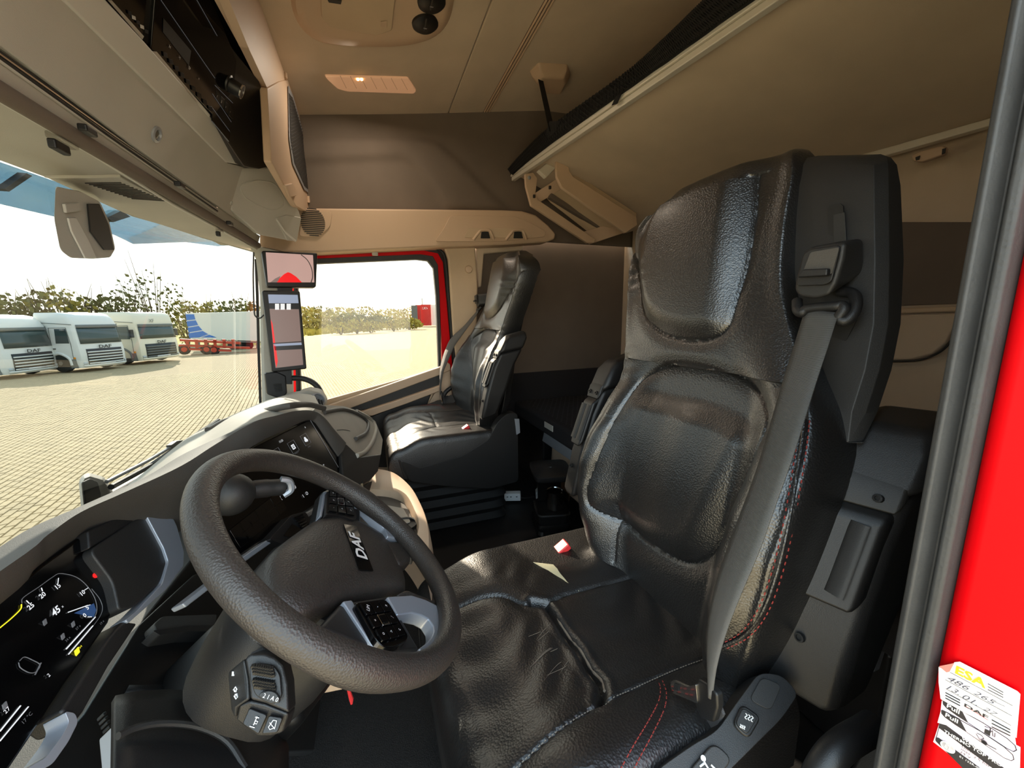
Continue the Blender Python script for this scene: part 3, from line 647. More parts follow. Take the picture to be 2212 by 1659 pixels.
slab('dash_top_far', [V((1.3,.30,.56)), V((1.5,.62,.54)), V((2.16,.52,.54)), V((2.16,.16,.50)), V((1.5,.10,.50))], (0,0,-.16), 'dash_top', dash, bevel=.03, seg=3)
slab('dash_panel_far', [V((1.3,.14,.46)), V((2.16,.2,.46)), V((2.16,.3,.12)), V((1.3,.28,.12))], (0,.2,0), 'charcoal', dash, bevel=.03, seg=3)
# instrument cluster
clu = slab('instrument_screen', [oCl(x, y) for x, y in ((-120,1405),(0,1297),(88,1221),(192,1146),(228,1178),(246,1240),(253,1293),(236,1345),(205,1390),(140,1480),(70,1590),(10,1680),(-120,1700))], -CNN*.03, 'screen_black', dash, bevel=.004)
def ct(s, x, y, h, m='white_glow', **k): text('readout', s, oCl(x, y, .001), (1,0,0), CUP, h*.66, m, clu, **k)
def cl(pts, r=.0008, m='dim_glow', name='gauge_line', n=6): obj(name, *tubev(cr_([oCl(x, y, .001) for x, y in pts], n) if len(pts) > 2 else [oCl(x, y, .001) for x, y in pts], r*.55, 6), m, clu)
z6 = lambda x, y: (x/2.373, 960+y/2.373)
for s, x, y in (('25',155,832),('20',215,775),('15',293,730),('10',420,764),('5',445,838),('0',432,878)): ct(s, *z6(x, y), .0115, bold=.02)
ct('45', *z6(283,858), .0165, bold=.025, shear=.2); ct('x', *z6(317,832), .007)
for s, x, y in (('57 x',398,940),('34 x',345,1000),('19 x',520,915)): ct(s, *z6(x, y), .0062, 'dim_glow')
ct('17 °C', *z6(135,1405), .0075, 'dim_glow'); ct('27', *z6(32,1365), .0085); ct('2', *z6(247,1185), .0085); ct('3/4', *z6(410,1040), .005, 'yellow_glow')
cl([z6(0,940),z6(60,890),z6(105,845),z6(110,820)], .0010, 'yellow_glow')
cl([z6(112,815),z6(120,785),z6(200,730),z6(270,680),z6(310,662),z6(390,680),z6(450,730),z6(490,800),z6(492,870),z6(440,935),z6(345,1045)], .0007)
cl([z6(470,740),z6(515,800),z6(522,860),z6(470,940),z6(355,1075)], .0006)
cl([z6(488,885),z6(340,1048)], .0013, 'white_glow'); cl([z6(476,930),z6(352,1075)], .0012, 'white_glow')
for a, b in (((135,800),(150,815)),((212,735),(218,752)),((300,685),(297,710)),((452,735),(432,748)),((462,822),(440,830)),((470,884),(450,884))): cl([z6(*a), z6(*b)], .0008, 'white_glow')
cl([z6(350,860),z6(450,825)], .0011, 'white_glow', 'gauge_needle'); cl([z6(60,1460),z6(105,1335)] if False else [z6(0,1470),z6(105,1340)], .0012, 'white_glow'); cl([z6(0,1520),z6(145,1345)], .0011, 'white_glow')
slab('gauge_glow', [oCl(*z6(x, y), .0004) for x, y in ((380,865),(480,815),(492,850),(480,885))], CNN*.0003, 'blue_glow', clu, bevel=0)
cl([z6(100,1110),z6(125,1090),z6(165,1105),z6(205,1130),z6(185,1165),z6(150,1170),z6(105,1145),z6(95,1118)], .0007); cl([z6(210,1120),z6(180,1180)], .0012)
box('fuel_symbol', oCl(*z6(395,1062), .001), (.006,.001,.007), 'yellow_glow', clu, bevel=0)
for (x, y) in ((230,912),(375,922),(322,985),(25,1340)): box('symbol', oCl(*z6(x, y), .001), (.004,.001,.006), 'dim_glow', clu, bevel=0)
lathe('warning_light', oCl(*z6(487,672), .0), CNN, [(.0035,0),(.0035,.001),(0,.0015)], 'red_light', clu, n=12)
slab('pod_panel', rnd([oCl(x, y, .012) for x, y in ((194,1188),(312,1110),(358,1188),(362,1213),(350,1255),(291,1312),(258,1318),(253,1293),(244,1255))], .012), -CNN*.03, 'charcoal', dash, bevel=.003)
slab('silver_trim', rnd([oCl(x, y, .016) for x, y in ((316,1112),(375,1120),(383,1137),(398,1192),(397,1222),(358,1275),(278,1346),(271,1339),(295,1320),(350,1261),(364,1213),(354,1183))], .004), -CNN*.02, 'silver', dash, bevel=.003)
slab('pod_top', [oCl(x, y, .010) for x, y in ((190,1146),(312,1090),(395,1055),(430,1050),(400,1120),(375,1119),(316,1110),(194,1186))], -CNN*.03, 'dark_plastic', dash, bevel=.003)
slab('cluster_border', [oCl(x, y, .014) for x, y in ((268,1340),(300,1345),(236,1440),(182,1538),(165,1560),(132,1536),(180,1462),(238,1375))], -CNN*.035, 'dark_plastic', dash, bevel=.004)
slab('silver_trim', rnd([oCl(x, y, .016) for x, y in ((140,1536),(163,1540),(169,1560),(148,1602),(114,1650),(40,1690),(30,1676),(100,1636),(134,1590),(150,1560))], .004), -CNN*.02, 'silver', dash, bevel=.003)
# lower dash around the column
LN = V((0,-.75,.66)).normalized(); L0 = V((.6,.36,.42))
def oL(x, y, o=0.0): return oP(x, y, L0+LN*o, LN)
slab('lower_panel', [oL(x, y) for x, y in ((40,1700),(180,1540),(300,1350),(420,1240),(560,1180),(700,1080),(760,1100),(760,1250),(640,1500),(600,1700))], -LN*.04, 'black_plastic', dash, bevel=.004)
slab('lower_ledge', rnd([oL(x, y, .02) for x, y in ((332,1347),(352,1330),(470,1326),(466,1352),(402,1352),(340,1368))], .006), -LN*.05, 'grey_dash', dash, bevel=.006)
slab('ledge_edge', rnd([oL(x, y, .024) for x, y in ((330,1362),(400,1352),(462,1352),(458,1364),(400,1364),(345,1372))], .003), -LN*.03, 'charcoal', dash, bevel=.004)
def oK(x, y, X): return oX(x, y, X)
kb = []
for t in range(7):
    u = t/6; kb.append([oL(x, y, .006-.03*sin(pi*u)) for x, y in ((330-60*u,1372+125*u),(370-40*u,1366+130*u),(420-20*u,1370+130*u),(455-10*u,1380+130*u))])
obj('knee_panel', *loftv(kb, closed=False), 'dark_plastic', dash, solid=.006)
kc = []
for u in range(9):
    t = u/8; yy = 1496+204*t
    kc.append([oP(x, yy+dy, L0+LN*(.05+.05*sin(pi*min(t*1.1, 1)*.5)), LN) for x, dy in ((245,14),(290,4),(350,0),(420,2),(480,8),(540,26),(590,58),(618,120))])
obj('column_cover', *loftv(kc, closed=False), 'dark_plastic', dash, solid=.008)
tube('cover_crease', cr_([oL(x, y, .10) for x, y in ((255,1590),(300,1570),(360,1562),(430,1570),(490,1600),(530,1659)) ], 5), .004, 'charcoal', dash, n=8)
slab('silver_edge', [oL(x, y, .07) for x, y in ((243,1567),(257,1570),(275,1680),(257,1690)) ], -LN*.02, 'silver_paint', dash, bevel=.002)
slab('speaker_grille', [oL(x, y, .068) for x, y in ((265,1578),(285,1590),(315,1640),(305,1640),(275,1618))], -LN*.01, 'aluminium', dash, bevel=.001)
for k in range(6): slab('wiring_clip', [oL(x, y, .03) for x, y in ((222+4*k,1540+9*k),(230+4*k,1535+9*k),(232+4*k,1541+9*k),(224+4*k,1546+9*k))], -LN*.01, 'charcoal', dash, bevel=.001)
# centre display pod
pod = slab('display_glass', rnd([oI(x, y, -.004) for x, y in ((455,1052),(546,968),(660,911),(673,907),(684,915),(733,986),(734,1018),(700,1077),(560,1170),(512,1204),(478,1150))], .006), -IN*.03, 'screen_black', dash, bevel=.002)
def it(s, x, y, h, m='white_glow', **k): text('display_text', s, oI(x, y, -.003), IH, IU, h, m, pod, **k)
z5 = lambda x, y: (540+x/3.16, 500+y/3.16)
it('11:31', *z5(212,1432), .0075); it('Navigation', *z5(318,1510), .0042, 'dim_glow'); it('Settings', *z5(402,1468), .0042, 'dim_glow')
def isq(cx, cy, s, m, name='display_icon', r=.0): slab(name, [oI(cx, cy, -.0035)+IH*(a*s)+IU*(b*s) for a, b in ((-1,-1),(1,-1),(1,1),(-1,1))], IN*.0004, m, pod, bevel=0)
def iring(cx, cy, s, m): obj('tile_outline', *tubev([oI(cx, cy, -.0032)+IH*(a*s)+IU*(b*s) for a, b in ((-1,-1),(1,-1),(1,1),(-1,1))], .0004, 5, closed=True), m, pod)
for cx, cy in (z5(296,1470), z5(380,1420), z5(190,1525)): iring(cx, cy, .014, 'dim_glow')
isq(*z5(296,1470), .006, 'white_glow'); isq(*z5(296,1470), .0036, 'screen_black'); text('display_icon', 'N', oI(*z5(296,1470), -.0028), IH, IU, .007, 'white_glow', pod)
for dx, dy in ((-.003,-.002),(.003,-.003),(0,.003)): lathe('display_icon', oI(*z5(380,1420), -.0034)+IH*dx+IU*dy, IN, [(.004,0),(.004,.0005),(0,.0006)], 'white_glow', pod, n=14)
it('8', *z5(376,1338), .006); it('=', *z5(502,1595), .009)
obj('display_divider', *tubev([oI(*z5(412,1288), -.003), oI(*z5(604,1610), -.003)], .0005, 5), 'dim_glow', pod)
# switch rows under the display
z7 = lambda x, y: (380+x/3.319, 960+y/3.319)
for (x, y, s) in ((552,502,'9'),(712,258,'o'),(750,384,'('),(912,372,'I'),(938,352,'O'),(852,305,'#')): it(s, *z7(x, y), .011)
for r in range(2):
    for k in range(6):
        cx, cy = z7(440+55*k+35*r, 620-45*k+60*r); slab('panel_switch', rnd([oI(cx, cy, -.0035)+IH*(a*.0135)+IU*(b*.010) for a, b in ((-1,-1),(1,-1),(1,1),(-1,1))], .002), IN*.0015, 'gloss_black', pod, bevel=.0005)
slab('silver_strip', [oI(x, y, .012) for x, y in ((394,1304),(520,1206),(640,1122),(703,1082),(706,1090),(645,1131),(526,1216),(402,1312))], -IN*.02, 'silver_paint', dash, bevel=.002)
pb = slab('parking_brake', rnd([oI(x, y, .02) for x, y in ((582,1165),(630,1112),(660,1105),(672,1124),(655,1150),(612,1176))], .006), -IN*.03, 'dark_plastic', dash, bevel=.004)
for k in range(5): tube('brake_rib', [oI(634+4*k, 1122+5*k-2, .022), oI(655+3*k-2, 1112+5*k, .022)], .0022, 'gloss_black', pb, n=6)
slab('brake_slot', [oI(x, y, .021) for x, y in ((612,1158),(630,1132),(655,1146),(636,1162))], IN*.001, 'gloss_black', pb, bevel=0)
# display surround with the tray on top
Pa, Pb, Pc = oI(675,888,.0), oI(743,956,.0), oZ(700,873,.685); TN = (Pb-Pa).cross(Pc-Pa).normalized(); TN = TN if TN.z > 0 else -TN
def oT(x, y, o=0.0): return oP(x, y, Pa+TN*o, TN)
tp = rnd([oT(x, y) for x, y in ((676,886),(690,874),(742,877),(787,892),(811,910),(827,950),(823,982),(776,988),(744,957),(700,902))], .012)
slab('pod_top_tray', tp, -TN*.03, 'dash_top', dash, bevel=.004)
rim_ = cr_([oT(x, y, .004) for x, y in ((700,890),(742,884),(776,896),(795,914),(790,935),(768,948))], 6); tube('tray_rim', rim_, .007, 'grey_dash', dash, n=10)
tube('tray_rim', cr_([oT(x, y, .002) for x, y in ((770,985),(790,975),(806,950),(812,925),(800,905),(770,888))], 6), .008, 'dash_top', dash, n=10)
tube('tray_scratch', cr_([oT(x, y, .0008) for x, y in ((728,929),(742,928),(756,931))], 4), .0008, 'charcoal', dash, n=5)
slab('pod_side', [oI(x, y, .006) for x, y in ((736,962),(748,957),(778,986),(824,980),(818,1018),(800,1040),(760,1064),(742,1030))], -IN*.05, 'charcoal', dash, bevel=.006)
slab('pod_lower', [oI(x, y, .0) for x, y in ((738,1022),(760,1060),(806,1038),(800,1060),(748,1100),(704,1086))], -IN*.06, 'dark_plastic', dash, bevel=.004)
obj('pod_button', *boxv(oI(782,1046,.006), (.018,.006,.012)), 'gloss_black', dash)
# lower console tray, beige ring
lt = thing('console_tray', (1.2, .1, 0), 'beige-rimmed storage tray with cup holder in the centre console', 'tray')
def oLt(x, y, z=.40): return oZ(x, y, z)
outer = [(800,1010),(811,1008),(850,1017),(886,1047),(910,1087),(925,1129),(930,1175),(925,1260)]; inner = [(796,1052),(811,1052),(847,1056),(877,1071),(898,1111),(903,1130),(900,1150),(890,1180)]
rows = []
O3 = cr_([oLt(x, y) for x, y in outer], 5); I3 = cr_([oLt(x, y) for x, y in inner], 5)
rows = [[p+V((0,0,-.4)) for p in O3], [p+V((.0,-.006,-.06)) for p in O3], [p+V((0,0,-.008)) for p in O3], [p.lerp(q, .12) for p, q in zip(O3, I3)], [p.lerp(q, .5)+V((0,0,.002)) for p, q in zip(O3, I3)], [p.lerp(q, .92) for p, q in zip(O3, I3)], [q+V((0,0,-.008)) for q in I3], [q+V((0,.004,-.035)) for q in I3]]
obj('tray_rim', *loftv(rows, closed=False), 'beige_plastic', lt, angle=60)
slab('tray_floor', [p+V((0,.003,-.03)) for p in I3]+[oLt(x, y, .37) for x, y in ((780,1200),(740,1120),(760,1070))], (0,0,-.02), 'grey_dash', lt, bevel=.003)
slab('tray_mat', rnd([oZ(x, y, .373) for x, y in ((830,1092),(872,1100),(888,1130),(850,1140),(820,1120))], .01), (0,0,.004), 'dash_top', lt, bevel=.002)
lathe('cup_holder', oZ(874,1133,.376), (0,0,1), [(.036,-.004),(.036,.004),(.030,.004),(.029,-.002),(0,-.002)], 'seal_black', lt, n=20)
# ball lever beside the column
bl = thing('ball_lever', oX(500,1068,.72), 'black ball on a lever behind the steering wheel rim', 'lever')
bc = oX(500, 1068, .72)
lathe('ball', bc, (0,0,1), [(.034*sin(pi*k/14), -.034*cos(pi*k/14)) for k in range(15)], 'charcoal', bl, n=28)
tube('lever_arm', cr_([oX(525,1064,.735), oX(545,1058,.745), oX(585,1054,.76), oX(612,1052,.77)], 5), [.013,.013,.014,.015,.015,.015,.016,.016,.016,.016,.015,.015,.015,.015,.015,.014][:16], 'charcoal', bl, n=12)
tube('lever_tip', cr_([oX(606,1036,.765), oX(624,1040,.77), oX(628,1058,.77), oX(612,1070,.765)], 5), .0065, 'silver_paint', bl, n=8)
tube('ball_clamp', cr_([oX(505,1030,.735), oX(522,1038,.735), oX(531,1060,.735), oX(528,1085,.735), oX(518,1098,.735)], 5), .004, 'silver_paint', bl, n=8)
slab('ball_base', [oX(x, y, .74) for x, y in ((462,1080),(474,1086),(470,1098),(458,1092))], (.02,0,0), 'chrome', bl, bevel=.002)
tube('lever_mount', [oX(500,1068,.74), oI(520,1070,.0)], .014, 'black_plastic', bl, n=10)
# ================================================================ steering wheel
WC = V((.582,.058,.613)); wa = radians(43.15); E1 = V((1,0,0)); E2 = V((0, cos(wa), sin(wa))); WN = E1.cross(E2)
def oW(x, y, c=0.0): return oP(x, y, WC+WN*c, WN)
wh = thing('steering_wheel', WC, 'grey leather steering wheel with silver spokes and button pads', 'steering wheel')
ring = []; rad = []
for k in range(96):
    a = 2*pi*k/96; ring.append(WC+E1*(.2032*cos(a))+E2*(.2032*sin(a)))
    d = min(abs((a-b+pi) % (2*pi)-pi) for b in (radians(-8), radians(188))); rad.append(.0178+.0022*exp(-(d/.22)**2))
tube('rim', ring, rad, 'wheel_skin', wh, n=24, closed=True, upv=WN)
hp = cr_([oW(*z7(x, y), -.03) for x, y in ((655,870),(690,770),(830,655),(1000,545),(1130,512),(1290,552),(1400,605),(1500,675),(1565,760),(1600,850),(1650,1045),(1500,1072),(1350,1088),(1200,1125),(1040,1190),(900,1250),(780,1190),(690,1090),(660,960))], 4, True)
cen = sum(hp, V((0,0,0)))/len(hp)
rows = [[p-WN*.045 for p in hp]]+[[cen+(p-cen)*s+WN*h for p in hp] for s, h in ((1,-.006),(.985,0),(.93,.008),(.8,.014),(.6,.017),(.35,.018),(.05,.018))]
obj('airbag_cover', *loftv(rows), 'wheel_skin', wh, angle=80)
bd = [oW(*z7(x, y), -.0115) for x, y in ((1197,577),(1288,590),(1412,912),(1312,906))]
bdg = slab('badge', bd, WN*.002, 'gloss_black', wh, bevel=.0005)
bx_ = (bd[0]-bd[3]).normalized(); bc_ = sum(bd, V((0,0,0)))/4
text('badge_letters', 'DAF', bc_+WN*.0025, bx_, WN.cross(bx_), .029, 'white', bdg, bold=.03, sx=1.15)
def wband(name, Aq, Bq, m, c, t=.02, bv=.003):
    a = [oW(*z7(x, y), c) for x, y in Aq]; b = [oW(*z7(x, y), c) for x, y in Bq]; n = len(a); d = -WN*t
    vs = a+b+[p+d for p in a+b]; fs = []
    for i in range(n-1): fs += [[i, i+1, n+i+1, n+i], [2*n+i, 3*n+i, 3*n+i+1, 2*n+i+1], [i, 2*n+i, 2*n+i+1, i+1], [n+i, n+i+1, 3*n+i+1, 3*n+i]]
    fs += [[0, n, 3*n, 2*n], [n-1, 3*n-1, 4*n-1, 2*n-1]]
    return obj(name, vs, fs, m, wh, bevel=bv)
def wslab(name, pts, m, c, t=.02, r=0, bv=.002, par=None):
    q = [oW(*z7(x, y), c) for x, y in pts]; q = rnd(q, r) if r else q
    return slab(name, q, -WN*t, m, par or wh, bevel=bv)
# spoke bodies
wslab('spoke', [(1020,520),(1060,330),(1130,300),(1270,320),(1330,400),(1330,560),(1200,560)], 'dark_plastic', -.022, .03, bv=.006)
wslab('spoke', [(1020,1310),(1190,1130),(1530,1080),(1700,1380),(1760,1480),(1460,1490),(1300,1420)], 'charcoal', -.022, .03, bv=.006)
wslab('lower_web', [(1490,680),(1620,690),(1700,705),(1690,835),(1610,862),(1550,780)], 'wheel_skin', -.015, .03, bv=.008)
wslab('lower_web', [(1590,1060),(1655,1030),(1770,1075),(1890,1125),(1870,1165),(1690,1085)], 'wheel_skin', -.012, .03, bv=.008)
# silver loops
wband('silver_loop', [(1265,335),(1330,338),(1400,362),(1480,440),(1560,535),(1618,676)], [(1290,430),(1330,436),(1375,470),(1440,540),(1500,600),(1520,660)], 'silver', -.012)
wband('silver_loop', [(1515,1090),(1690,1078),(1790,1110),(1872,1150),(1948,1275),(1938,1340),(1900,1400),(1840,1450),(1760,1482)], [(1590,1222),(1690,1205),(1760,1222),(1812,1250),(1846,1300),(1850,1340),(1832,1385),(1800,1420),(1742,1462)], 'silver', -.010)
wslab('silver_edge', [(1197,1122),(1262,1113),(1462,1462),(1434,1478)], 'silver', -.018, .012)
wslab('silver_edge', [(1060,340),(1085,330),(1050,515),(1030,520)], 'silver', -.018, .012)
def pad(quad, c, nx, ny, m, cap):
    base = wslab('button_pad', quad, m, c, .01, r=.006, bv=.0015)
    q = [oW(*z7(x, y), c+.0005) for x, y in cap]
    for i in range(nx):
        for j in range(ny):
            if nx == 3 and i == 1 and j == 1:
                mm = 'chrome'
            else: mm = 'gloss_black'
            def bl_(u, v): return (q[0]*(1-u)+q[1]*u)*(1-v)+(q[3]*(1-u)+q[2]*u)*v
            e = .06; pts = [bl_((i+a)/nx, (j+b)/ny) for a, b in ((e,e),(1-e,e),(1-e,1-e),(e,1-e))]
            bt = slab('button', rnd(pts, .0015), WN*.003, mm, base, bevel=.0006)
            if mm == 'chrome':
                pts = [bl_((i+a)/nx, (j+b)/ny)+WN*.003 for a, b in ((.2,.2),(.8,.2),(.8,.8),(.2,.8))]; slab('scroll_wheel', pts, WN*.0012, 'gloss_black', bt, bevel=.0004)
            else:
                cc = sum(pts, V((0,0,0)))/4+WN*.0032; sgn = SGN[(i*3+j) % len(SGN)]; text('button_sign', sgn, cc, E1, E2, .0075, 'white_print', bt)
    return base
SGN = ['+', 'o', '-', '<', '=', '>', 'x', 'I', 'c']
pad([(1085,338),(1120,322),(1245,330),(1298,520),(1280,545),(1160,505),(1075,500)], -.012, 3, 3, 'black_plastic', [(1095,335),(1235,340),(1280,520),(1085,485)])
SGN = ['LIM', '+', 'o', '-', '=', '>', 'x', '/', 'c']
pad([(1285,1135),(1490,1108),(1530,1135),(1672,1375),(1650,1415),(1560,1455),(1490,1452),(1440,1400)], -.010, 3, 3, 'gloss_black', [(1305,1150),(1500,1125),(1640,1380),(1470,1430)])
# ---------------------------------------------------------------- column and left stalk
colm = thing('steering_column', WC-WN*.2, 'dark steering column shroud below the wheel hub', 'column')
rows = []
for c, a, b in ((-.05,.085,.075),(-.08,.10,.085),(-.16,.10,.085),(-.22,.09,.075)):
    rows.append([WC+WN*c+E1*(a*cos(t)*abs(cos(t))**-.35 if abs(cos(t)) > .01 else 0)+E2*(b*sin(t)*abs(sin(t))**-.35 if abs(sin(t)) > .01 else 0)-E2*.01 for t in [2*pi*k/28 for k in range(28)]])
loft('column_shroud', rows, 'dark_plastic', colm)
sk = thing('stalk_switch', oX(560,1510,.41), 'black indicator stalk with light dial and horn buttons left of the column', 'stalk')
SN = V((-.80,.05,.60)).normalized(); S0 = oX(560, 1510, .40)
z8 = lambda x, y: (420+x/3.687, 1260+y/3.687)
def oS(x, y, o=0.0): return oP(*z8(x, y), S0+SN*o, SN)
ft = [(395,600),(450,560),(560,560),(640,590),(705,650),(740,800),(752,1040),(560,960),(440,930),(425,760)]
lf = [(262,712),(395,600),(425,760),(440,930),(345,985),(330,1080),(285,1010),(272,850)]
bt = [(330,1085),(345,985),(440,930),(560,960),(752,1040),(705,1190),(600,1222),(500,1220),(400,1150)]
slab('dial_face', [oS(x, y) for x, y in ft], -SN*.03, 'dark_plastic', sk, bevel=.003)
slab('stalk_side', [oS(*p, -.018 if i in (0,5,6,7) else -.001) for i, p in enumerate(lf)], -SN*.03, 'charcoal', sk, bevel=.003)
slab('button_face', [oS(*p, -.014 if i in (0,5,6,7,8) else -.001) for i, p in enumerate(bt)], -SN*.03, 'dark_plastic', sk, bevel=.003)
dl = slab('light_dial', rnd([oS(x, y, .001) for x, y in ((448,650),(520,632),(640,650),(690,720),(705,900),(640,960),(560,930),(490,880),(455,760))], .004), SN*.004, 'black_plastic', sk, bevel=.001)
for i in range(9):
    for j in range(3):
        for (u0, v0) in ((470,660),(480,770)):
            x = u0+18*i+6*j; y = v0+24*j+3*i
            if x < 690: obj('knurl', *boxv(oS(x, y, .006), (.0035,.0035,.003)), 'black_plastic', dl)
slab('dial_knob', rnd([oS(x, y, .004) for x, y in ((520,890),(540,862),(600,845),(660,860),(690,910),(685,950),(600,930))], .004), SN*.005, 'charcoal', dl, bevel=.001)
text('dial_marks', '2 1 A 0', oS(608, 912, .0098), oS(680,935)-oS(540,890), V((0,0,1)).cross(SN).cross(SN)*-1, .0052, 'white_print', dl)
lathe('dial_lamp_mark', oS(600,718,.0055), SN, [(.0028,0),(.0028,.0006),(.0018,.0006),(.0018,0)], 'white_print', dl, n=12)
hb = slab('horn_button', rnd([oS(x, y, -.004) for x, y in ((448,985),(588,1040),(520,1195),(392,1112))], .002), SN*.004, 'black_plastic', sk, bevel=.001)
wb = slab('wiper_button', rnd([oS(x, y, -.004) for x, y in ((602,1045),(712,1062),(668,1182),(545,1192))], .002), SN*.004, 'black_plastic', sk, bevel=.001)
obj('horn_symbol', *join(tubev([oS(500,1060,.0008), oS(470,1130,.0008)], .0005, 5), tubev([oS(485,1065,.0008), oS(515,1072,.0008)], .0004, 5), tubev([oS(440,1138,.0008), oS(480,1150,.0008)], .0004, 5), tubev([oS(488,1095,.0008), oS(505,1100,.0008), oS(495,1120,.0008), oS(478,1115,.0008)], .0004, 5)), 'white_print', hb)
obj('wiper_symbol', *join(tubev([oS(628,1090,.0008), oS(655,1095,.0008), oS(640,1150,.0008), oS(600,1165,.0008), oS(590,1145,.0008), oS(628,1090,.0008)], .0004, 5), tubev([oS(600,1110,.0008), oS(640,1160,.0008)], .0004, 5)), 'white_print', wb)
def arrow(cx, cy, s, dr):
    q = [(cx-20*s, cy), (cx, cy-32*dr*s), (cx+20*s, cy-4*dr*s), (cx+9*s, cy-4*dr*s), (cx+6*s, cy+18*dr*s), (cx-9*s, cy+14*dr*s), (cx-9*s, cy)]
    return tubev([oS(x, y, -.011) for x, y in q], .0007, 5, closed=True)
obj('indicator_arrows', *join(arrow(326,850,.8,1), arrow(332,895,.8,-1)), 'white_print', sk)
obj('lamp_symbol', *join(*[tubev([oS(300+8*k,738,-.012), oS(303+9*k,702,-.012)], .0004, 5) for k in range(4)]), 'white_print', sk)
tube('stalk_arm', [S0-SN*.02+V((.03,.01,.01)), WC-WN*.16+V((-.07,0,0))], .018, 'charcoal', sk, n=12)
slab('column_lower_cover', [oL(x, y, .10) for x, y in ((470,1330),(700,1300),(760,1420),(660,1560),(560,1500),(450,1450))], -LN*.12, 'black_plastic', dash, bevel=.02, seg=3)
# pedals / footwell carpet
S(obj('floor_mat', *gridv(lambda u, v: V((.25+1.25*u, .5-.62*v, .012+.05*smooth(.0, .35, 1-v-.6))), 8, 8), 'carpet', solid=.01))
pf = thing('brake_pedal', (.72,.30,.03), 'dark pedal pad under the steering column', 'pedal')
slab('pedal_pad', rnd([oP(x, y, V((.75,.28,.15)), V((0,-.8,.6))) for x, y in ((622,1530),(690,1508),(790,1525),(800,1560),(740,1620),(615,1625))], .01), (0,.012,-.008), 'rubber', pf, bevel=.004)
tube('pedal_arm', [V((.8,.28,.15)), V((.8,.42,.10)), V((.8,.5,.02))], .012, 'black_plastic', pf, n=8)

slab('column_tab', [oX(x, y, .74) for x, y in ((684,1502),(708,1470),(756,1483),(738,1491))], (.03,.01,0), 'beige_plastic', dash, bevel=.003)
# ================================================================ seats
# everything is laid out for the driver's seat; the passenger seat is the same seat mirrored across the cab
def xz(px, Y): return [(oY(x, y, Yk).x, oY(x, y, Yk).z) for (x, y), Yk in zip(px, Y if isinstance(Y, list) else [Y]*len(px))]
BROW = [  # v, z, outboard x, inboard x, front y, outboard bolster, inboard bolster
 (0.00,.330,.350,.735,-.500,.02,.02), (0.10,.42,.325,.785,-.503,.06,.045), (0.22,.53,.305,.818,-.515,.090,.070), (0.34,.64,.298,.815,-.530,.092,.066),
 (0.46,.74,.302,.795,-.552,.065,.035), (0.54,.81,.325,.786,-.572,.035,.010), (0.62,.89,.375,.806,-.588,.01,.0), (0.72,.99,.430,.838,-.604,-.01,-.012),
 (0.82,1.09,.450,.862,-.620,-.015,-.022), (0.90,1.165,.458,.850,-.634,-.02,-.03), (0.95,1.205,.472,.800,-.648,-.02,-.03), (0.98,1.219,.486,.765,-.668,-.02,-.02), (1.0,1.200,.495,.740,-.705,0,0)]
USEAM = sm2(xz([(1352,500),(1366,545),(1385,620),(1405,680),(1432,712),(1470,728),(1512,735),(1555,730),(1588,702),(1604,640),(1615,560),(1625,470),(1634,395),(1655,362)], [-.655,-.64,-.62,-.61,-.60,-.60,-.60,-.60,-.605,-.615,-.62,-.63,-.645,-.67]), 5)
LUMB = sm2(xz([(1362,838),(1372,815),(1400,794),(1450,787),(1520,800),(1580,830),(1625,868),(1660,912),(1652,970),(1622,1050),(1585,1135),(1552,1192),(1512,1212),(1460,1192),(1400,1150),(1348,1095),(1334,1055),(1345,970),(1354,890)], -.55), 4, True)
CREASE = sm2(xz([(1365,830),(1420,850),(1480,862),(1560,885),(1640,925)], -.56), 5)
CRT = sorted(CREASE)
VS1 = sm2(xz([(1338,1090),(1336,1150),(1338,1210)], -.51), 5)
TOPS = sm2(xz([(1365,520),(1352,640),(1352,760),(1360,810)], [-.655,-.64,-.62,-.58]), 5)
def seat_back(u, v):
    z, xo, xi, yc, bo, bi = interp(BROW, v); a = 2*u-1; s = abs(a); hw = (xi-xo)/2; xc = (xi+xo)/2; bl = bi if a > 0 else bo
    FZ = 0.84; f = min(s/FZ, 1)
    g = smooth(.46, .84, f)*(1-.30*smooth(.86, 1, f)); y = yc + bl*g - .012*(1-f*f)*(1 if z < .85 else -1.4)
    x = xc + (1 if a > 0 else -1)*hw*.95*f
    if s > FZ:
        ph = (s-FZ)/(1-FZ)*1.75; r = .05
        x = xc + (1 if a > 0 else -1)*hw*(.95+.05*sin(min(ph, pi/2))); ew = 1-.8*smooth(.88, 1, v); y = y - .060*ew*(1-cos(min(ph, pi/2))) - .15*ew*max(0, ph-pi/2)
    if z < 1.19:
        d = poly_d(x, z, LUMB+[LUMB[0]]); dv = poly_d(x, z, VS1) if .3 < z < .6 else 1; y -= .004*exp(-(dv/.0035)**2); d2 = poly_d(x, z, USEAM) if z > .85 else 1; dm = min(d, d2)
        if dm < .06: y -= .0050*exp(-(dm/.0030)**2) + .0050*exp(-(dm/.016)**2)
        if inside(x, z, LUMB):
            zc_ = interp(CRT, x)[0]; below = smooth(-.004, .045, zc_-z)
            y += .018*below*smooth(0, .06, d)
            y += .0022*sin(52*x+6*z)*smooth(.02, .07, d)*below
        elif z > .86 and inside(x, z, USEAM+[(.52,1.3),(.85,1.3)]): y += .012*smooth(0, .05, d2)
        if z > .75 and x > .70: y += .0010*sin(120*(z+.35*x)+4*sin(30*z))*smooth(.70, .80, x)
        if z < .72 and x > xo: y += .0016*sin(90*(x*.5+z))*(g if a < 0 else g*.6)
    return V((x, y, z))
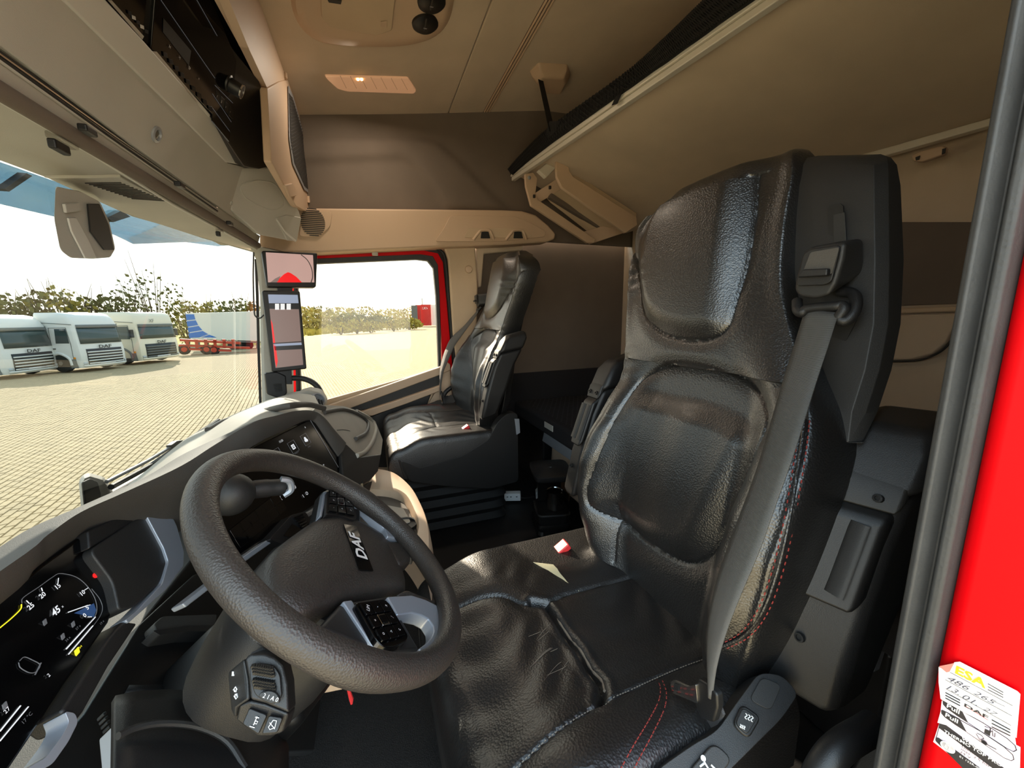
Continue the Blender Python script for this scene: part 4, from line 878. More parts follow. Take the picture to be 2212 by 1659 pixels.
def split(f, nu, nv, cls):
    vs, fs = gridv(f, nu, nv); out = {}
    for q in fs:
        c = sum((vs[i] for i in q), V((0,0,0)))/4; out.setdefault(cls(c), []).append(q)
    res = {}
    for k, ff in out.items():
        ids = sorted({i for q in ff for i in q}); mp_ = {i: n for n, i in enumerate(ids)}
        res[k] = ([vs[i] for i in ids], [[mp_[i] for i in q] for q in ff])
    return res
def stitchv(pts, nrm, L=.0042, gap=.0022, w=.0011, h=.0009):
    ms = []; P = [V(p) for p in pts]; acc = 0
    for i in range(len(P)-1):
        a, b = P[i], P[i+1]; d = b-a; n = d.length; t = d.normalized() if n else V((1,0,0)); pos = acc
        while pos+L < n:
            c = a+t*(pos+L/2); s = t.cross(V(nrm)).normalized(); ms.append(boxv(c, (L, w, h), Matrix((t, s, t.cross(s))).transposed())); pos += L+gap
        acc = max(0, pos-n)
    return join(*ms)
BOLST_ = xz([(1738,905),(1730,960),(1712,1050),(1690,1150),(1668,1250),(1640,1330),(1600,1380),(1550,1405)], [-.50,-.475,-.455,-.44,-.43,-.425,-.42,-.41])
def on_back(x, z, lift=.002):                         # point of the backrest surface at a given x, z (search over the grid parameters)
    v = .5
    for _ in range(2):
        lo, hi = 0., .96
        for _ in range(22):
            m_ = (lo+hi)/2
            if interp(BROW, m_)[0] < z: lo = m_
            else: hi = m_
        v = lo
    best = None
    for k in range(161):
        p = seat_back(k/160, v)
        if best is None or abs(p.x-x) < abs(best.x-x) and p.y > best.y-.05: best = p
    return best+V((0, lift, 0))
CUSH = .385; TEARD = 1.0; CACHE = {}
FARS = sm2([(q.x, q.y) for q in [oZ(x, y, .39) for x, y in ((960,1290),(985,1277),(1080,1272),(1150,1290),(1240,1262),(1335,1238),(1380,1225))]], 5)
NEARS = sm2([(q.x, q.y) for q in [oZ(x, y, .39) for x, y in ((1620,1400),(1535,1420),(1443,1453),(1299,1525),(1180,1600),(1084,1657),(1010,1705))]], 5)
TEAR = [(q.x, q.y) for q in [oZ(x, y, .385) for x, y in ((1150,1290),(1180,1293),(1200,1325),(1228,1365),(1250,1395),(1275,1440),(1296,1470),(1302,1500),(1299,1525))]]
STITC = [(q.x, q.y) for q in [oZ(x, y, .40) for x, y in ((1425,1463),(1432,1500),(1428,1540),(1405,1590),(1375,1640),(1345,1690))]]
def cush_h(x, y):
    # x across .28..*.86*, y from rear to front
    w = (x-.575)/.29; b = smooth(.42, .80, abs(w))*(1-.55*smooth(.82, 1.02, abs(w)))
    z = CUSH + (.030 if w < 0 else .004)*b - .012*(1-min(1, abs(w)/.5)**2) - .035*smooth(-.26, -.10, y)**2
    d = min(poly_d(x, y, FARS), poly_d(x, y, NEARS))
    if d < .06: z -= .0050*exp(-(d/.003)**2) + .0045*exp(-(d/.016)**2)
    dt = poly_d(x, y, TEAR)
    if dt < .06: z -= TEARD*(.011*exp(-(dt/.0045)**2) + .004*exp(-(dt/.018)**2)) - TEARD*.004*exp(-((dt-.014)/.008)**2)
    z += .0018*sin(70*x+40*y+3*sin(25*y))*smooth(.02, .07, d)*(1-b)
    return z
def cushion(u, v):
    a = 2*u-1; yy = -.545+.435*min(v/.86, 1); x = .575+.285*a*(1-.06*smooth(.6, .9, v))
    xe = max(-.97, min(.97, a)); z = cush_h(x, yy)
    if v > .86:
        ph = (v-.86)/.14*1.75; r = .05; yy = -.11+r*sin(min(ph, pi/2))-.012*max(0, ph-pi/2); z = z - r*(1-cos(min(ph, pi/2))) - .45*max(0, ph-pi/2)
    s = abs(a)
    if s > .9:
        ph = (s-.9)/.1*1.75; e = -1 if a < 0 else 1
        x = .575+e*(.285*.9+.022*sin(min(ph, pi/2))); z -= .035*(1-cos(min(ph, pi/2))) + .42*max(0, ph-pi/2)
    return V((x, yy, z))
def armrest(par, X0, X1, dy, dz, k=1.0):
    a = par
    rows = [(.425,-.505,.05,.010),(.445,-.503,.075,.0),(.55,-.525,.095,.0),(.66,-.558,.100,.0),(.725,-.588,.105,.0)]
    sh = .03*k
    def R(z, y, dp, ins): return [V((X0+ins, y+dy-sh, z+dz)), V((X1-ins, y+dy, z+dz)), V((X1-ins, y-dp+dy, z+dz+.02)), V((X0+ins, y-dp+dy-sh, z+dz+.02))]
    loft('armrest_body', [R(*r) for r in rows], 'dark_plastic', a, bevel=.014, seg=3)
    loft('armrest_pad', [R(z, y, d, i) for z, y, d, i in ((.722,-.580,.11,-.006),(.775,-.606,.105,-.008),(.802,-.628,.075,.006))], 'dark_plastic', a, bevel=.018, seg=4)
    w = X1-X0
    loft('armrest_collar', [[p+V((0,.006,0)) for p in R(z, y, .02, .002)] for z, y in ((.700,-.577),(.733,-.588))], 'charcoal', a, bevel=.005)
    for sx in (.25, .75): lathe('collar_screw', V((X0+w*sx, -.574+dy-sh*(1-sx), .718+dz)), (0,1,.3), [(.0055,-.004),(.0055,.0012),(.003,.0014),(.003,-.001),(0,-.001)], 'black_plastic', a, n=10)
    hdl = loft('release_handle', [[p+V((0,.012,0)) for p in R(z, y, .03, .006)] for z, y in ((.572,-.530),(.60,-.540),(.692,-.572))], 'black_plastic', a, bevel=.008, seg=3)
    for sx in (.30, .70):
        pts = [V((X0+w*sx, y+.0135+dy-sh*(1-sx), z+dz)) for z, y in ((.592,-.536),(.61,-.543),(.675,-.566),(.685,-.570))]
        tube('grip_pad', pts, .0115, 'charcoal', hdl, n=12, flat=.25, upv=(0,1,.3))
    lathe('screw_hole', V((X0+w*.55, -.512+dy-sh*.45, .515+dz)), (0,1,.25), [(.006,-.004),(.006,.001),(.004,.0012),(.004,-.002),(0,-.002)], 'seal_black', a, n=12)
def make_seat(label, driver):
    root = thing('driver_seat' if driver else 'passenger_seat', (.575, -.45, 0), label, 'seat')
    if 'b' not in CACHE: CACHE['b'] = split(seat_back, 230, 290, lambda c: 'headrest_panel' if c.z > .86 and inside(c.x, c.z, USEAM+[(.52,1.3),(.85,1.3)]) else ('lumbar_panel' if inside(c.x, c.z, LUMB) else ('side_bolster' if c.z < .85 and c.x < LUMB[0][0]-.28 and c.x < .40 else 'backrest_cover')))
    for k, (vs, fs) in CACHE['b'].items(): obj(k, vs, fs, 'leather', root)
    def pxb(x, y, lift):
        Y = -.46
        for _ in range(6): q = oY(x, y, Y); Y = .5*Y+.5*on_back(q.x, q.z, lift).y
        return oY(x, y, Y+.0008)
    BP = ((1738,905),(1732,960),(1718,1050),(1700,1150),(1678,1240),(1648,1320),(1608,1372),(1556,1400))
    if 's' not in CACHE: CACHE['s'] = [cr_([pxb(x+dx, y+dy, .0015) for x, y in BP], 6) for dx, dy in ((-11,-3), (11,3), (0,0))]
    st = CACHE['s'][:2]
    for s in st: obj('stitching', *stitchv(s, (0,1,0)), 'thread_red', root)
    tube('piping', CACHE['s'][2], .0022, 'leather', root, n=8)
    global TEARD
    TEARD = 1.0 if driver else .15
    res = split(cushion, 170 if driver else 90, 200 if driver else 100, lambda c: 'cushion_front_panel' if inside(c.x, c.y, [(.30,.2)]+[(.9,.2)]+FARS[:FARS.index(min(FARS, key=lambda q: abs(q[0]-TEAR[0][0])+abs(q[1]-TEAR[0][1])))+1]+TEAR+NEARS[NEARS.index(min(NEARS, key=lambda q: abs(q[0]-TEAR[-1][0])+abs(q[1]-TEAR[-1][1]))):]) else
        ('cushion_rear_panel' if inside(c.x, c.y, TEAR+[q for q in NEARS if q[1] < TEAR[-1][1]][::-1]+[(.36,-.56),(.80,-.56)]+[q for q in FARS if q[1] < TEAR[0][1]][::-1]) else ('inboard_bolster' if c.x > .575 else 'outboard_bolster')))
    for k, (vs, fs) in res.items(): obj(k, vs, fs, 'leather_seat', root)
    if driver:
        tt = [V((x, y, cush_h(x, y)+.007)) for x, y in TEAR[2:-1]]
        obj('torn_edge', *tubev(cr_([p+V((.004,-.006,.002)) for p in tt], 4), [.0012+.0016*abs(sin(k*1.3)) for k in range(len(cr_(tt, 4)))], 6), 'torn_edge', root)
        for k in range(9):
            p = V(tt[k % 3]); q = p+V((-.02-.015*random.random(), .05+.05*random.random(), 0)); mid = p.lerp(q, .5)+V((.008*random.uniform(-1,1), 0, 0))
            cv = cr_([V((a.x, a.y, cush_h(a.x, a.y)+.0004)) for a in (p, mid, q)], 6)
            obj('leather_crack', *tubev(cv, [.0007*(1-i/len(cv))+.0001 for i in range(len(cv))], 5), 'torn_edge', root)
        gap = oZ(1205, 1218, .415)
        slab('foam_gap', [V((q.x, q.y, cush_h(q.x, q.y)+.0015)) for q in (oZ(1152,1196,.41),(oZ(1195,1200,.41)),(oZ(1252,1240,.41)),(oZ(1215,1225,.41)))], (0,0,.001), 'foam', root, bevel=0)
    for off_ in (-.006, .006):
        P3 = cr_([V((x+off_, y, cush_h(x+off_, y)+.001)) for x, y in STITC], 6); obj('stitching', *stitchv(P3, (0,0,1)), 'thread_red', root)
    obj('seam_thread', *stitchv([V((x, y, cush_h(x, y)+.004)) for x, y in NEARS], (0,0,1), L=.003, gap=.002), 'thread_grey', root)
    # hard shell beside and behind the backrest, with the belt outlet
    rows = [(336,1768,1872,1908,-.690),(341,1742,1884,1926,-.683),(356,1722,1887,1938,-.672),(400,1707,1888,1946,-.660),(560,1712,1890,1953,-.645),(700,1724,1887,1946,-.630),(800,1732,1868,1926,-.615),(890,1742,1840,1896,-.602),(955,1800,1832,1864,-.592)]
    secs = []
    for y, Lx, Cx, Rx, yf in rows:
        pl_, pc = oY(Lx, y, yf), oY(Cx, y, yf); pr = oX(Rx, y, pc.x-.012)
        secs.append([V((pl_.x+.03, yf-.03, pl_.z)), pl_, pl_.lerp(pc, .5)+V((0,.004,0)), pc, pc+V((-.010,-.012,0)), V((pr.x, pr.y, pr.z)), V((pr.x+.03, pr.y-.03, pr.z)), V((pl_.x+.04, pr.y-.03, pl_.z))])
    loft('belt_tower', secs, 'charcoal', root, bevel=.006, seg=3, angle=25)
    def bsec(v, d):
        z, xo, xi, yc, bo, bi = interp(BROW, v); xo = max(xo, .36); return [V((xo+.03, yc-.07, z)), V((xi-.012, yc-.07, z)), V((xi-.03, yc-d, z)), V((xo+.05, yc-d, z))]
    loft('back_shell', [bsec(v, d) for v, d in ((.02,.09),(.2,.11),(.4,.11),(.6,.105),(.8,.095),(.88,.085))], 'dark_plastic', root, bevel=.015, seg=3)
    sl = [oY(x, y, -.653) for x, y in ((1795,450),(1802,444),(1822,441),(1828,446),(1832,525),(1796,528))]
    slab('height_slot', [p+V((0,.005,0)) for p in sl], (0,.002,0), 'black_plastic', root, bevel=0)
    slab('slot_slider', [oY(x, y, -.645) for x, y in ((1802,464),(1826,458),(1830,522),(1802,526))], (0,.002,0), 'charcoal', root, bevel=.0005)
    gb = [oY(x, y, -.585) for x, y in ((1716,628),(1719,602),(1733,552),(1750,533),(1800,525),(1828,523),(1822,560),(1805,615),(1790,640),(1760,648),(1728,643))]
    bk = [oY(x, y, -.645) for x, y in ((1735,622),(1738,600),(1745,556),(1758,534),(1822,520),(1866,514),(1868,566),(1864,590),(1840,605),(1800,625),(1755,630))]
    og = obj('belt_outlet', *loftv([gb, bk]), 'charcoal', root, bevel=.006, seg=3, angle=25)
    slab('outlet_face', rnd([p+V((0,.001,0)) for p in (oY(1723,618,-.583), oY(1740,548,-.583), oY(1756,538,-.583), oY(1820,529,-.583), oY(1800,608,-.583), oY(1785,616,-.583))], .006), (0,.003,0), 'dark_plastic', og, bevel=.0015)
    slab('outlet_recess', rnd([oY(x, y, -.578) for x, y in ((1732,596),(1752,545),(1814,534),(1798,592))], .003), (0,.001,0), 'grey_dash', og, bevel=0)
    slab('recess_floor', [oY(x, y, -.5765) for x, y in ((1729,600),(1742,582),(1796,580),(1794,596))], (0,.008,0), 'dark_plastic', og, bevel=.002)
    dr = cr_([oY(x, y, Y) for x, y, Y in ((1722,650,-.60),(1723,668,-.59),(1732,676,-.588),(1742,668,-.590),(1770,664,-.592),(1805,662,-.594),(1818,660,-.596),(1823,670,-.594),(1812,688,-.592),(1825,694,-.594),(1842,680,-.600),(1850,655,-.61),(1842,634,-.62),(1815,630,-.625))], 6)
    tube('belt_ring', dr, .007, 'dark_plastic', root, n=10)
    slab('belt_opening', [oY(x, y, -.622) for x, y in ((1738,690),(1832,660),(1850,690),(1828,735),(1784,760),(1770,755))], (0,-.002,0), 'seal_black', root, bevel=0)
    # belt
    Lp = [(1740,668,-.594),(1712,760,-.56),(1690,830,-.53),(1640,1000,-.465),(1600,1110,-.435),(1572,1185,-.415),(1545,1270,-.395),(1530,1350,-.385),(1528,1420,-.38),(1533,1500,-.378)]
    Rp = [(1812,676,-.592),(1788,752,-.555),(1762,830,-.52),(1716,975,-.452),(1672,1100,-.420),(1640,1190,-.402),(1598,1290,-.385),(1568,1370,-.378),(1549,1440,-.376),(1539,1510,-.376)]
    A = cr_([oY(*p) for p in Lp], 6); B = cr_([oY(*p) for p in Rp], 6); n = len(A)
    vs = []; fs = []
    for k in range(n):
        for j in range(6): t = j/5; vs.append(A[k].lerp(B[k], t)+V((0, .004*sin(pi*t), 0)))
    for k in range(n-1):
        for j in range(5): fs.append([k*6+j, k*6+j+1, (k+1)*6+j+1, (k+1)*6+j])
    obj('seat_belt', vs, fs, 'belt', root, solid=.0018)
    tg = slab('buckle_tongue', rnd([oY(x, y, -.372) for x, y in ((1448,1475),(1455,1469),(1488,1484),(1503,1478),(1507,1520),(1487,1512),(1452,1497))], .003), (0,-.003,0), 'chrome', root, bevel=.0008)
    slab('tongue_slot', [oY(x, y, -.3705) for x, y in ((1456,1476),(1467,1480),(1465,1493),(1454,1489))], (0,-.001,0), 'seal_black', tg, bevel=0)
    slab('tongue_grip', rnd([oY(x, y, -.374) for x, y in ((1500,1480),(1508,1466),(1528,1478),(1548,1500),(1550,1530),(1540,1562),(1512,1552),(1500,1520))], .004), (0,-.012,0), 'black_plastic', root, bevel=.003)
    slab('anchor_strap', [oY(x, y, -.39) for x, y in ((1515,1560),(1550,1515),(1562,1545),(1545,1575),(1528,1588)) ], (0,-.004,0), 'belt_dark', root, bevel=0)
    bk0 = oX(1216, 1186, .772); tilt = Matrix.Rotation(radians(-32), 3, 'X')
    bh = box('buckle_housing', bk0+V((.004,-.02,-.052)), (.036,.044,.10), 'black_plastic', root, rot=tilt, bevel=.005)
    box('buckle_button', bk0+V((0,.002,.004)), (.030,.034,.016), 'red_button', bh, rot=tilt, bevel=.003)
    box('buckle_bracket', oX(1262,1207,.84)+V((0,0,-.03)), (.004,.03,.08), 'grey_light', root, rot=tilt, bevel=.001)
    armrest(root, .248, .338, .005, 0); 
    ib = oX(1322, 800, .90); armrest(root, .862, .925, .015 if driver else .06, .03, 0)
    # base, side panel with switches, bellows
    n_ = V((-.55,.25,.80)).normalized(); B0 = oX(1610, 1560, .285)
    def sp(px, o=0): return [oP(x, y, B0+n_*o, n_) for x, y in px]
    pan = slab('side_panel', rnd(sp([(1640,1452),(1690,1458),(1726,1498),(1690,1552),(1540,1700),(1380,1720),(1420,1662),(1500,1606),(1548,1580),(1590,1520)]), .015), -n_*.05, 'dark_plastic', root, bevel=.006, seg=3)
    slab('panel_inset', rnd(sp([(1645,1462),(1688,1480),(1664,1536),(1618,1512)], .001), .008), n_*.0015, 'charcoal', pan, bevel=.001)
    hs = slab('heater_switch', rnd(sp([(1601,1520),(1643,1550),(1615,1598),(1580,1565)], .001), .008), n_*.004, 'black_plastic', pan, bevel=.002)
    slab('switch_rocker', rnd(sp([(1603,1528),(1635,1551),(1612,1588),(1587,1563)], .005), .005), n_*.003, 'dark_plastic', hs, bevel=.001)
    for (cx, cy, s) in ((1618,1550,8), (1604,1570,5)):
        for d in (-1, 0, 1):
            P3 = cr_([sp([(cx+d*s*.8-s*.15, cy+d*s*.35-s*.8)], .0086)[0], sp([(cx+d*s*.8+s*.3, cy+d*s*.35-s*.25)], .0086)[0], sp([(cx+d*s*.8-s*.3, cy+d*s*.35+s*.25)], .0086)[0], sp([(cx+d*s*.8+s*.15, cy+d*s*.35+s*.8)], .0086)[0]], 4)
            obj('heat_symbol', *tubev(P3, .0006, 5), 'white_print', hs)
    ls = slab('lumbar_switch', rnd(sp([(1488,1662),(1540,1602),(1582,1640),(1540,1690),(1500,1700)], .001), .012), n_*.004, 'charcoal', pan, bevel=.002)
    for q in ([(1521,1645),(1530,1660),(1545,1672)], [(1530,1660),(1520,1672)], [(1522,1648),(1512,1656)], [(1536,1652),(1548,1664)]):
        obj('seat_symbol', *tubev(sp(q, .006), .0011, 6), 'white_print', ls)
    lathe('symbol_dot', sp([(1519,1638)], .0055)[0], n_, [(.003,0),(.003,.0006),(0,.0007)], 'white_print', ls, n=10)
    if driver:
        box('seat_base', (.575,-.30,.20), (.46,.46,.22), 'black_plastic', root, bevel=.02)
    def brow(z, e): return rnd([V((.575+sx*(.225+e), -.335+sy*(.25+e), z)) for sx, sy in ((-1,-1),(1,-1),(1,1),(-1,1))], .06)
    rows = [(.0,-.01)]
    for k in range(5): rows += [(.012+k*.045, .012), (.034+k*.045, -.006)]
    loft('bellows', [brow(z+.0, e) for z, e in rows+[(.25,.0),(.28,.0)]], 'rubber', root)
    return root
make_seat("black leather driver's seat with grey belt behind the steering wheel", True)
def pass_xf(v): return V((2.43-v.x, v.y+.03, .0+(v.z/.385*.455 if v.z < .385 else .455+(v.z-.385)*.945)))
XF = pass_xf
ps = make_seat('black leather passenger seat beside the far side window', False)
XF = None
# moulded skirt of the passenger seat on the aisle side, with its bracket
slab('seat_skirt', rnd([oX(x, y, 1.575) for x, y in ((866,995),(905,1012),(1000,985),(1056,950),(1075,912),(1096,893),(1118,892),(1120,1040),(1060,1056),(960,1050),(884,1040))], .02), (.05,0,0), 'dark_plastic', ps, bevel=.01, seg=3)
slab('front_skirt', [oX(x, y, 1.575) for x, y in ((858,990),(872,1035),(884,1040),(866,995))], (.44,.0,0), 'charcoal', ps, bevel=.006)
slab('side_bracket', [oX(x, y, 1.57) for x, y in ((1112,905),(1122,905),(1124,935),(1116,940))], (.01,0,0), 'silver_paint', ps, bevel=.002)
# ================================================================ overhead
# --- windscreen header: soffit, roller blind, console over the driver
HZ = 1.27
hdr = tag(thing('windscreen_header', (1.4, .55, 1.25), 'grey header panel above the windscreen with a vent grille', 'panel'))
fr = [(-150,290),(0,348),(101,385),(219,439),(287,469),(348,486),(440,516),(548,546)]; bk = [(-150,120),(0,216),(57,250),(189,324),(240,357),(300,395),(400,457),(552,538)]
def stripz(name, A, B, z, m, t=.02, par=None, bv=.003):
    a = [oZ(x, y, z) for x, y in A]; b = [oZ(x, y, z) for x, y in B]; n = len(a); d = V((0,0,t))
    if A[0][0] < -100: a[0] = V((.17, ws_y(.17, z)-.02, z)); b[0] = V((.17, b[1].y, z))
    vs = a+b+[p+d for p in a+b]; fs = []
    for i in range(n-1): fs += [[i, i+1, n+i+1, n+i], [2*n+i, 3*n+i, 3*n+i+1, 2*n+i+1], [i, 2*n+i, 2*n+i+1, i+1], [n+i, n+i+1, 3*n+i+1, 3*n+i]]
    fs += [[0, n, 3*n, 2*n], [n-1, 3*n-1, 4*n-1, 2*n-1]]
    return obj(name, vs, fs, m, par, bevel=bv)
stripz('header_panel', fr, bk, HZ, 'grey_console', .10, hdr, .004)
z1 = lambda x, y: (x/2.962, y/2.962)
vf = stripz('vent_plate', [z1(330,1145), z1(560,1200), z1(650,1290), z1(860,1305), z1(1080,1305)], [z1(280,1140), z1(540,1140), z1(770,1135), z1(860,1185), z1(1080,1300)], HZ-.006, 'grey_console', .008, hdr)
for k in range(12):
    t = k/11; A_ = (545+27*k, 1172+9.0*k); B_ = (775+26*k, 1170+10.5*k)
    obj('vent_slat', *tubev([oZ(*z1(*A_), HZ-.007), oZ(*z1(*B_), HZ-.007)], .0012, 6), 'grille_dark', vf)
tube('roller_blind', [V((.18, oZ(0,197,HZ-.004).y, HZ-.004))]+[oZ(x, y, HZ-.004) for x, y in ((0,197),(278,365),(556,530))], .0135, 'brown_fabric', None, n=16); rb = bpy.data.objects['roller_blind']; tag(rb, 'brown roller sun blind tube along the windscreen header', 'blind')
tube('blind_lip', [V((.18, oZ(0,216,HZ-.012).y, HZ-.012))]+[oZ(x, y, HZ-.012) for x, y in ((0,216),(189,326),(371,440),(554,538))], .004, 'grey_light', rb, n=8)
for (x, y) in ((400,900), (1405,1475)):
    s = 1 if x < 900 else .45; ct_ = oZ(*z1(x, y), HZ-.018)
    lt_ = box('blind_catch', ct_, (.05*s,.018,.012), 'clear_plastic', rb, bevel=.003); box('catch_tongue', ct_+V((-.004,.004,-.012)), (.036*s,.012,.016), 'black_plastic', lt_, bevel=.003)
for (x, y) in ((560,835), (1150,1185), (1470,1430)): box('blind_clip', oZ(*z1(x, y), HZ+.002), (.03,.014,.012), 'black_plastic', rb, bevel=.003)
# --- sloping grey console face
con = thing('overhead_console', (1.5, .4, 1.3), 'grey overhead console with radio units above the windscreen', 'console')
G0 = V((1.5,.435,1.295)); gu = V((0,-.06,.15)).normalized(); GN = V((1,0,0)).cross(gu); GN = GN if GN.y < 0 else -GN
def oG(x, y, o=0.0): return oP(x, y, G0+GN*o, GN)
def xl(p, x=.17): return V((x, p.y, p.z))
slab('console_face', rnd([xl(oG(0,98)), xl(oG(136,0))]+[oG(x, y) for x, y in ((136,0),(345,206),(492,352),(530,362),(585,362),(612,392),(636,428),(651,470),(642,521),(620,519),(562,508),(440,424),(290,316),(0,98))], .006), -GN*.06, 'grey_console', con, bevel=.006, seg=3)
slab('lower_strip', [xl(oG(0,175,-.012)), xl(oG(0,100,-.012))]+[oG(x, y, -.012) for x, y in ((0,100),(290,318),(440,426),(562,510),(556,532),(470,470),(278,350),(0,175))], -GN*.03, 'grey_console', con, bevel=.002)
for dy, m in ((112,'grille_dark'),(118,'chrome'),(126,'grille_dark'),(132,'grey_light')):
    obj('trim_line', *tubev([xl(oG(0, dy, -.010))]+[oG(x, y, -.010) for x, y in ((0,dy),(236,dy+168),(470,dy+330))], .0022, 6), m, con)
slab('light_lip', [xl(oG(136,0,.004)), xl(oG(230,0,.004))]+[oG(x, y, .004) for x, y in ((230,0),(314,91),(456,253),(528,358),(490,352),(345,206),(136,0))], -GN*.03, 'grey_light', con, bevel=.004)
lathe('spot_lamp', oG(*z1(1000,860), .001), GN, [(.017,-.004),(.017,.003),(.012,.004),(.011,-.001),(0,-.001)], 'silver_paint', con, n=20); lathe('spot_lens', oG(*z1(1000,860), .0012), GN, [(.0105,0),(.006,.003),(0,.004)], 'clear_plastic', con, n=16)
for (x, y) in ((1480,1300), (1520,1380)): lathe('screw_cap', oG(*z1(x, y), .001), GN, [(.007,-.002),(.007,.002),(.004,.002),(.003,-.001),(0,-.001)], 'grey_console', con, n=12)
en = V((-.45,-.82,-.35)).normalized(); E0 = oG(515, 400, .002)
def oE(x, y, o=0.0): return oP(x, y, E0+en*o, en)
slab('console_end', rnd([oE(x, y) for x, y in ((500,362),(530,362),(585,362),(612,392),(636,428),(651,470),(642,521),(620,519),(562,508),(500,455))], .006), -en*.03, 'grey_console', con, bevel=.006, seg=3)
slab('end_block', [oE(*z1(x, y), .004) for x, y in ((1765,1400),(1835,1375),(1930,1392),(1902,1545),(1840,1540))], -en*.03, 'grey_console', con, bevel=.004)
tube('end_block_edge', [oE(*z1(x, y), .005) for x, y in ((1768,1402),(1830,1490),(1890,1542))], .004, 'grey_light', con, n=8)
rc = [oE(*z1(x, y), .0015) for x, y in ((1530,1190),(1640,1150),(1760,1170),(1835,1300),(1760,1350),(1660,1320),(1560,1260))]
slab('finger_recess', rnd(rc, .03), en*.001, 'grey_console', con, bevel=.0005)
obj('recess_lip', *tubev(rnd(rc, .03), .0025, 6, closed=True), 'grey_console', con)
# --- dark instrument face with radio units
f_n = V((-.12,-.90,-.42)).normalized(); F0 = oG(440, 235, .0)
def oF(x, y, o=0.0): return oP(x, y, F0+f_n*o, f_n)
slab('radio_surround', [oF(x, y) for x, y in ((120,-120),(400,-120),(432,0),(506,108),(560,175),(586,235),(590,358),(560,366),(527,361),(456,255),(314,93),(230,2))], -f_n*.05, 'black_plastic', con, bevel=.004)
ru = slab('radio_unit', rnd([oF(x, y, .006) for x, y in ((326,108),(340,-60),(420,-60),(470,30),(512,130),(505,195),(462,250))], .006), -f_n*.02, 'gloss_black', con, bevel=.002)
slab('radio_display', [oF(*z1(x, y), .0068) for x, y in ((1045,115),(1222,325),(1208,420),(1042,205))], f_n*.0004, 'dim_glow' if False else 'charcoal', ru, bevel=0)
slab('radio_chrome', [oF(*z1(x, y), .008) for x, y in ((965,325),(1000,330),(1342,735),(1335,752))], f_n*.001, 'grey_light', ru, bevel=0)
for k in range(9):
    t = k/8; x = 1040+290*t; y = 330+345*t; slab('radio_button', [oF(*z1(x+a, y+b), .007) for a, b in ((0,0),(24,8),(30,40),(4,30))], f_n*.0016, 'black_plastic', ru, bevel=.0004)
for k, s in enumerate(('I<','>I','TP','=')):
    text('radio_sign', s, oF(*z1(1085+62*k, 300+68*k), .0075), V((1,0,0)), gu, .009, 'white_print', ru)
obj('panel_line', *join(*[tubev([oF(*z1(*a), .0075), oF(*z1(*b), .0075)], .0005, 5) for a, b in (((1030,0),(1375,500)),((1260,0),(1390,230)),((1375,545),(1490,660)),((1360,600),(1480,780)),((1352,680),(1470,840)),((1355,775),(1462,905)))]), 'dim_glow', con)
for k in range(4):
    q = [(1378+28*k,575+33*k),(1402+28*k,600+33*k),(1398+28*k,660+33*k),(1374+28*k,632+33*k)]; b_ = slab('console_switch', [oF(*z1(*p), .004) for p in q], f_n*.003, 'black_plastic', con, bevel=.0005)
    text('switch_sign', ('f','$','v','=')[k], oF(*z1(1388+28*k, 617+33*k), .0075), V((1,0,0)), gu, .009, 'white_print', b_)
for q in (((1352,690),(1468,850),(1462,905),(1350,770)),): slab('blank_cover', [oF(*z1(*p), .003) for p in q], f_n*.003, 'gloss_black', con, bevel=.001)
lu = slab('tachograph', [oF(x, y, .005) for x, y in ((160,-80),(300,-80),(318,0),(308,86),(250,22)) ], -f_n*.02, 'gloss_black', con, bevel=.002)
slab('tachograph_slot', [oF(x, y, .0065) for x, y in ((232,0),(240,0),(310,78),(306,85))], f_n*.001, 'grey_light', lu, bevel=0)
for k in range(5): slab('tachograph_key', [oF(275+9*k+a, 22+10*k+b, .006) for a, b in ((0,0),(7,3),(8,11),(1,8))], f_n*.0015, 'white_print' if k % 2 else 'black_plastic', lu, bevel=.0003)
kc_ = oF(492, 180, .0); kn = (f_n+V((.25,0,0))).normalized()
kb_ = lathe('volume_knob', kc_, kn, [(.024,0),(.023,.004),(.019,.006),(.0185,.030),(.017,.033),(0,.033)], 'black_plastic', con, n=28); lathe('knob_ring', kc_+kn*.031, kn, [(.0182,0),(.0182,.003),(.0165,.003),(.0165,0)], 'chrome', kb_, n=28)
# --- beige storage flap and loudspeaker flap at the end of the console
fl = thing('storage_flap', (1.5, .245, 1.4), 'beige overhead storage flap with a perforated loudspeaker insert', 'flap')
def oB(x, y, o=0.0): return oY(x, y, .245-o)
slab('flap_edge', rnd([oB(x, y) for x, y in ((440,-140),(590,-140),(600,0),(626,100),(624,168),(604,178),(577,190),(537,104),(484,0))], .01), (0,.02,0), 'beige_plastic', fl, bevel=.008, seg=3)
slab('flap_handle', rnd([oB(x, y, .012) for x, y in ((470,-60),(512,-60),(555,82),(538,106))], .008), (0,.02,0), 'beige_plastic', fl, bevel=.006, seg=3)
tube('flap_bead', [oB(x, y, .002) for x, y in ((560,-100),(585,0),(612,100),(616,170))], .008, 'beige_plastic', fl, n=10)
slab('speaker_housing', rnd([oB(x, y, .004) for x, y in ((578,190),(604,176),(622,172),(644,205),(680,338),(683,388),(676,452),(664,459),(640,446),(587,351),(581,240))], .008), (0,.022,0), 'beige_plastic', fl, bevel=.008, seg=3)
gm_ = [oB(x, y, .007) for x, y in ((622,184),(633,208),(669,338),(677,371),(666,417),(657,410),(632,355),(624,300))]
slab('speaker_frame', rnd(gm_, .006), (0,-.002,0), 'silver_paint', fl, bevel=.001)
gi = [oB(x, y, .0095) for x, y in ((624,200),(633,216),(667,338),(674,370),(665,408),(658,402),(636,352),(627,296))]
gx = slab('speaker_mesh', rnd(gi, .005), (0,-.001,0), 'charcoal', fl, bevel=0)
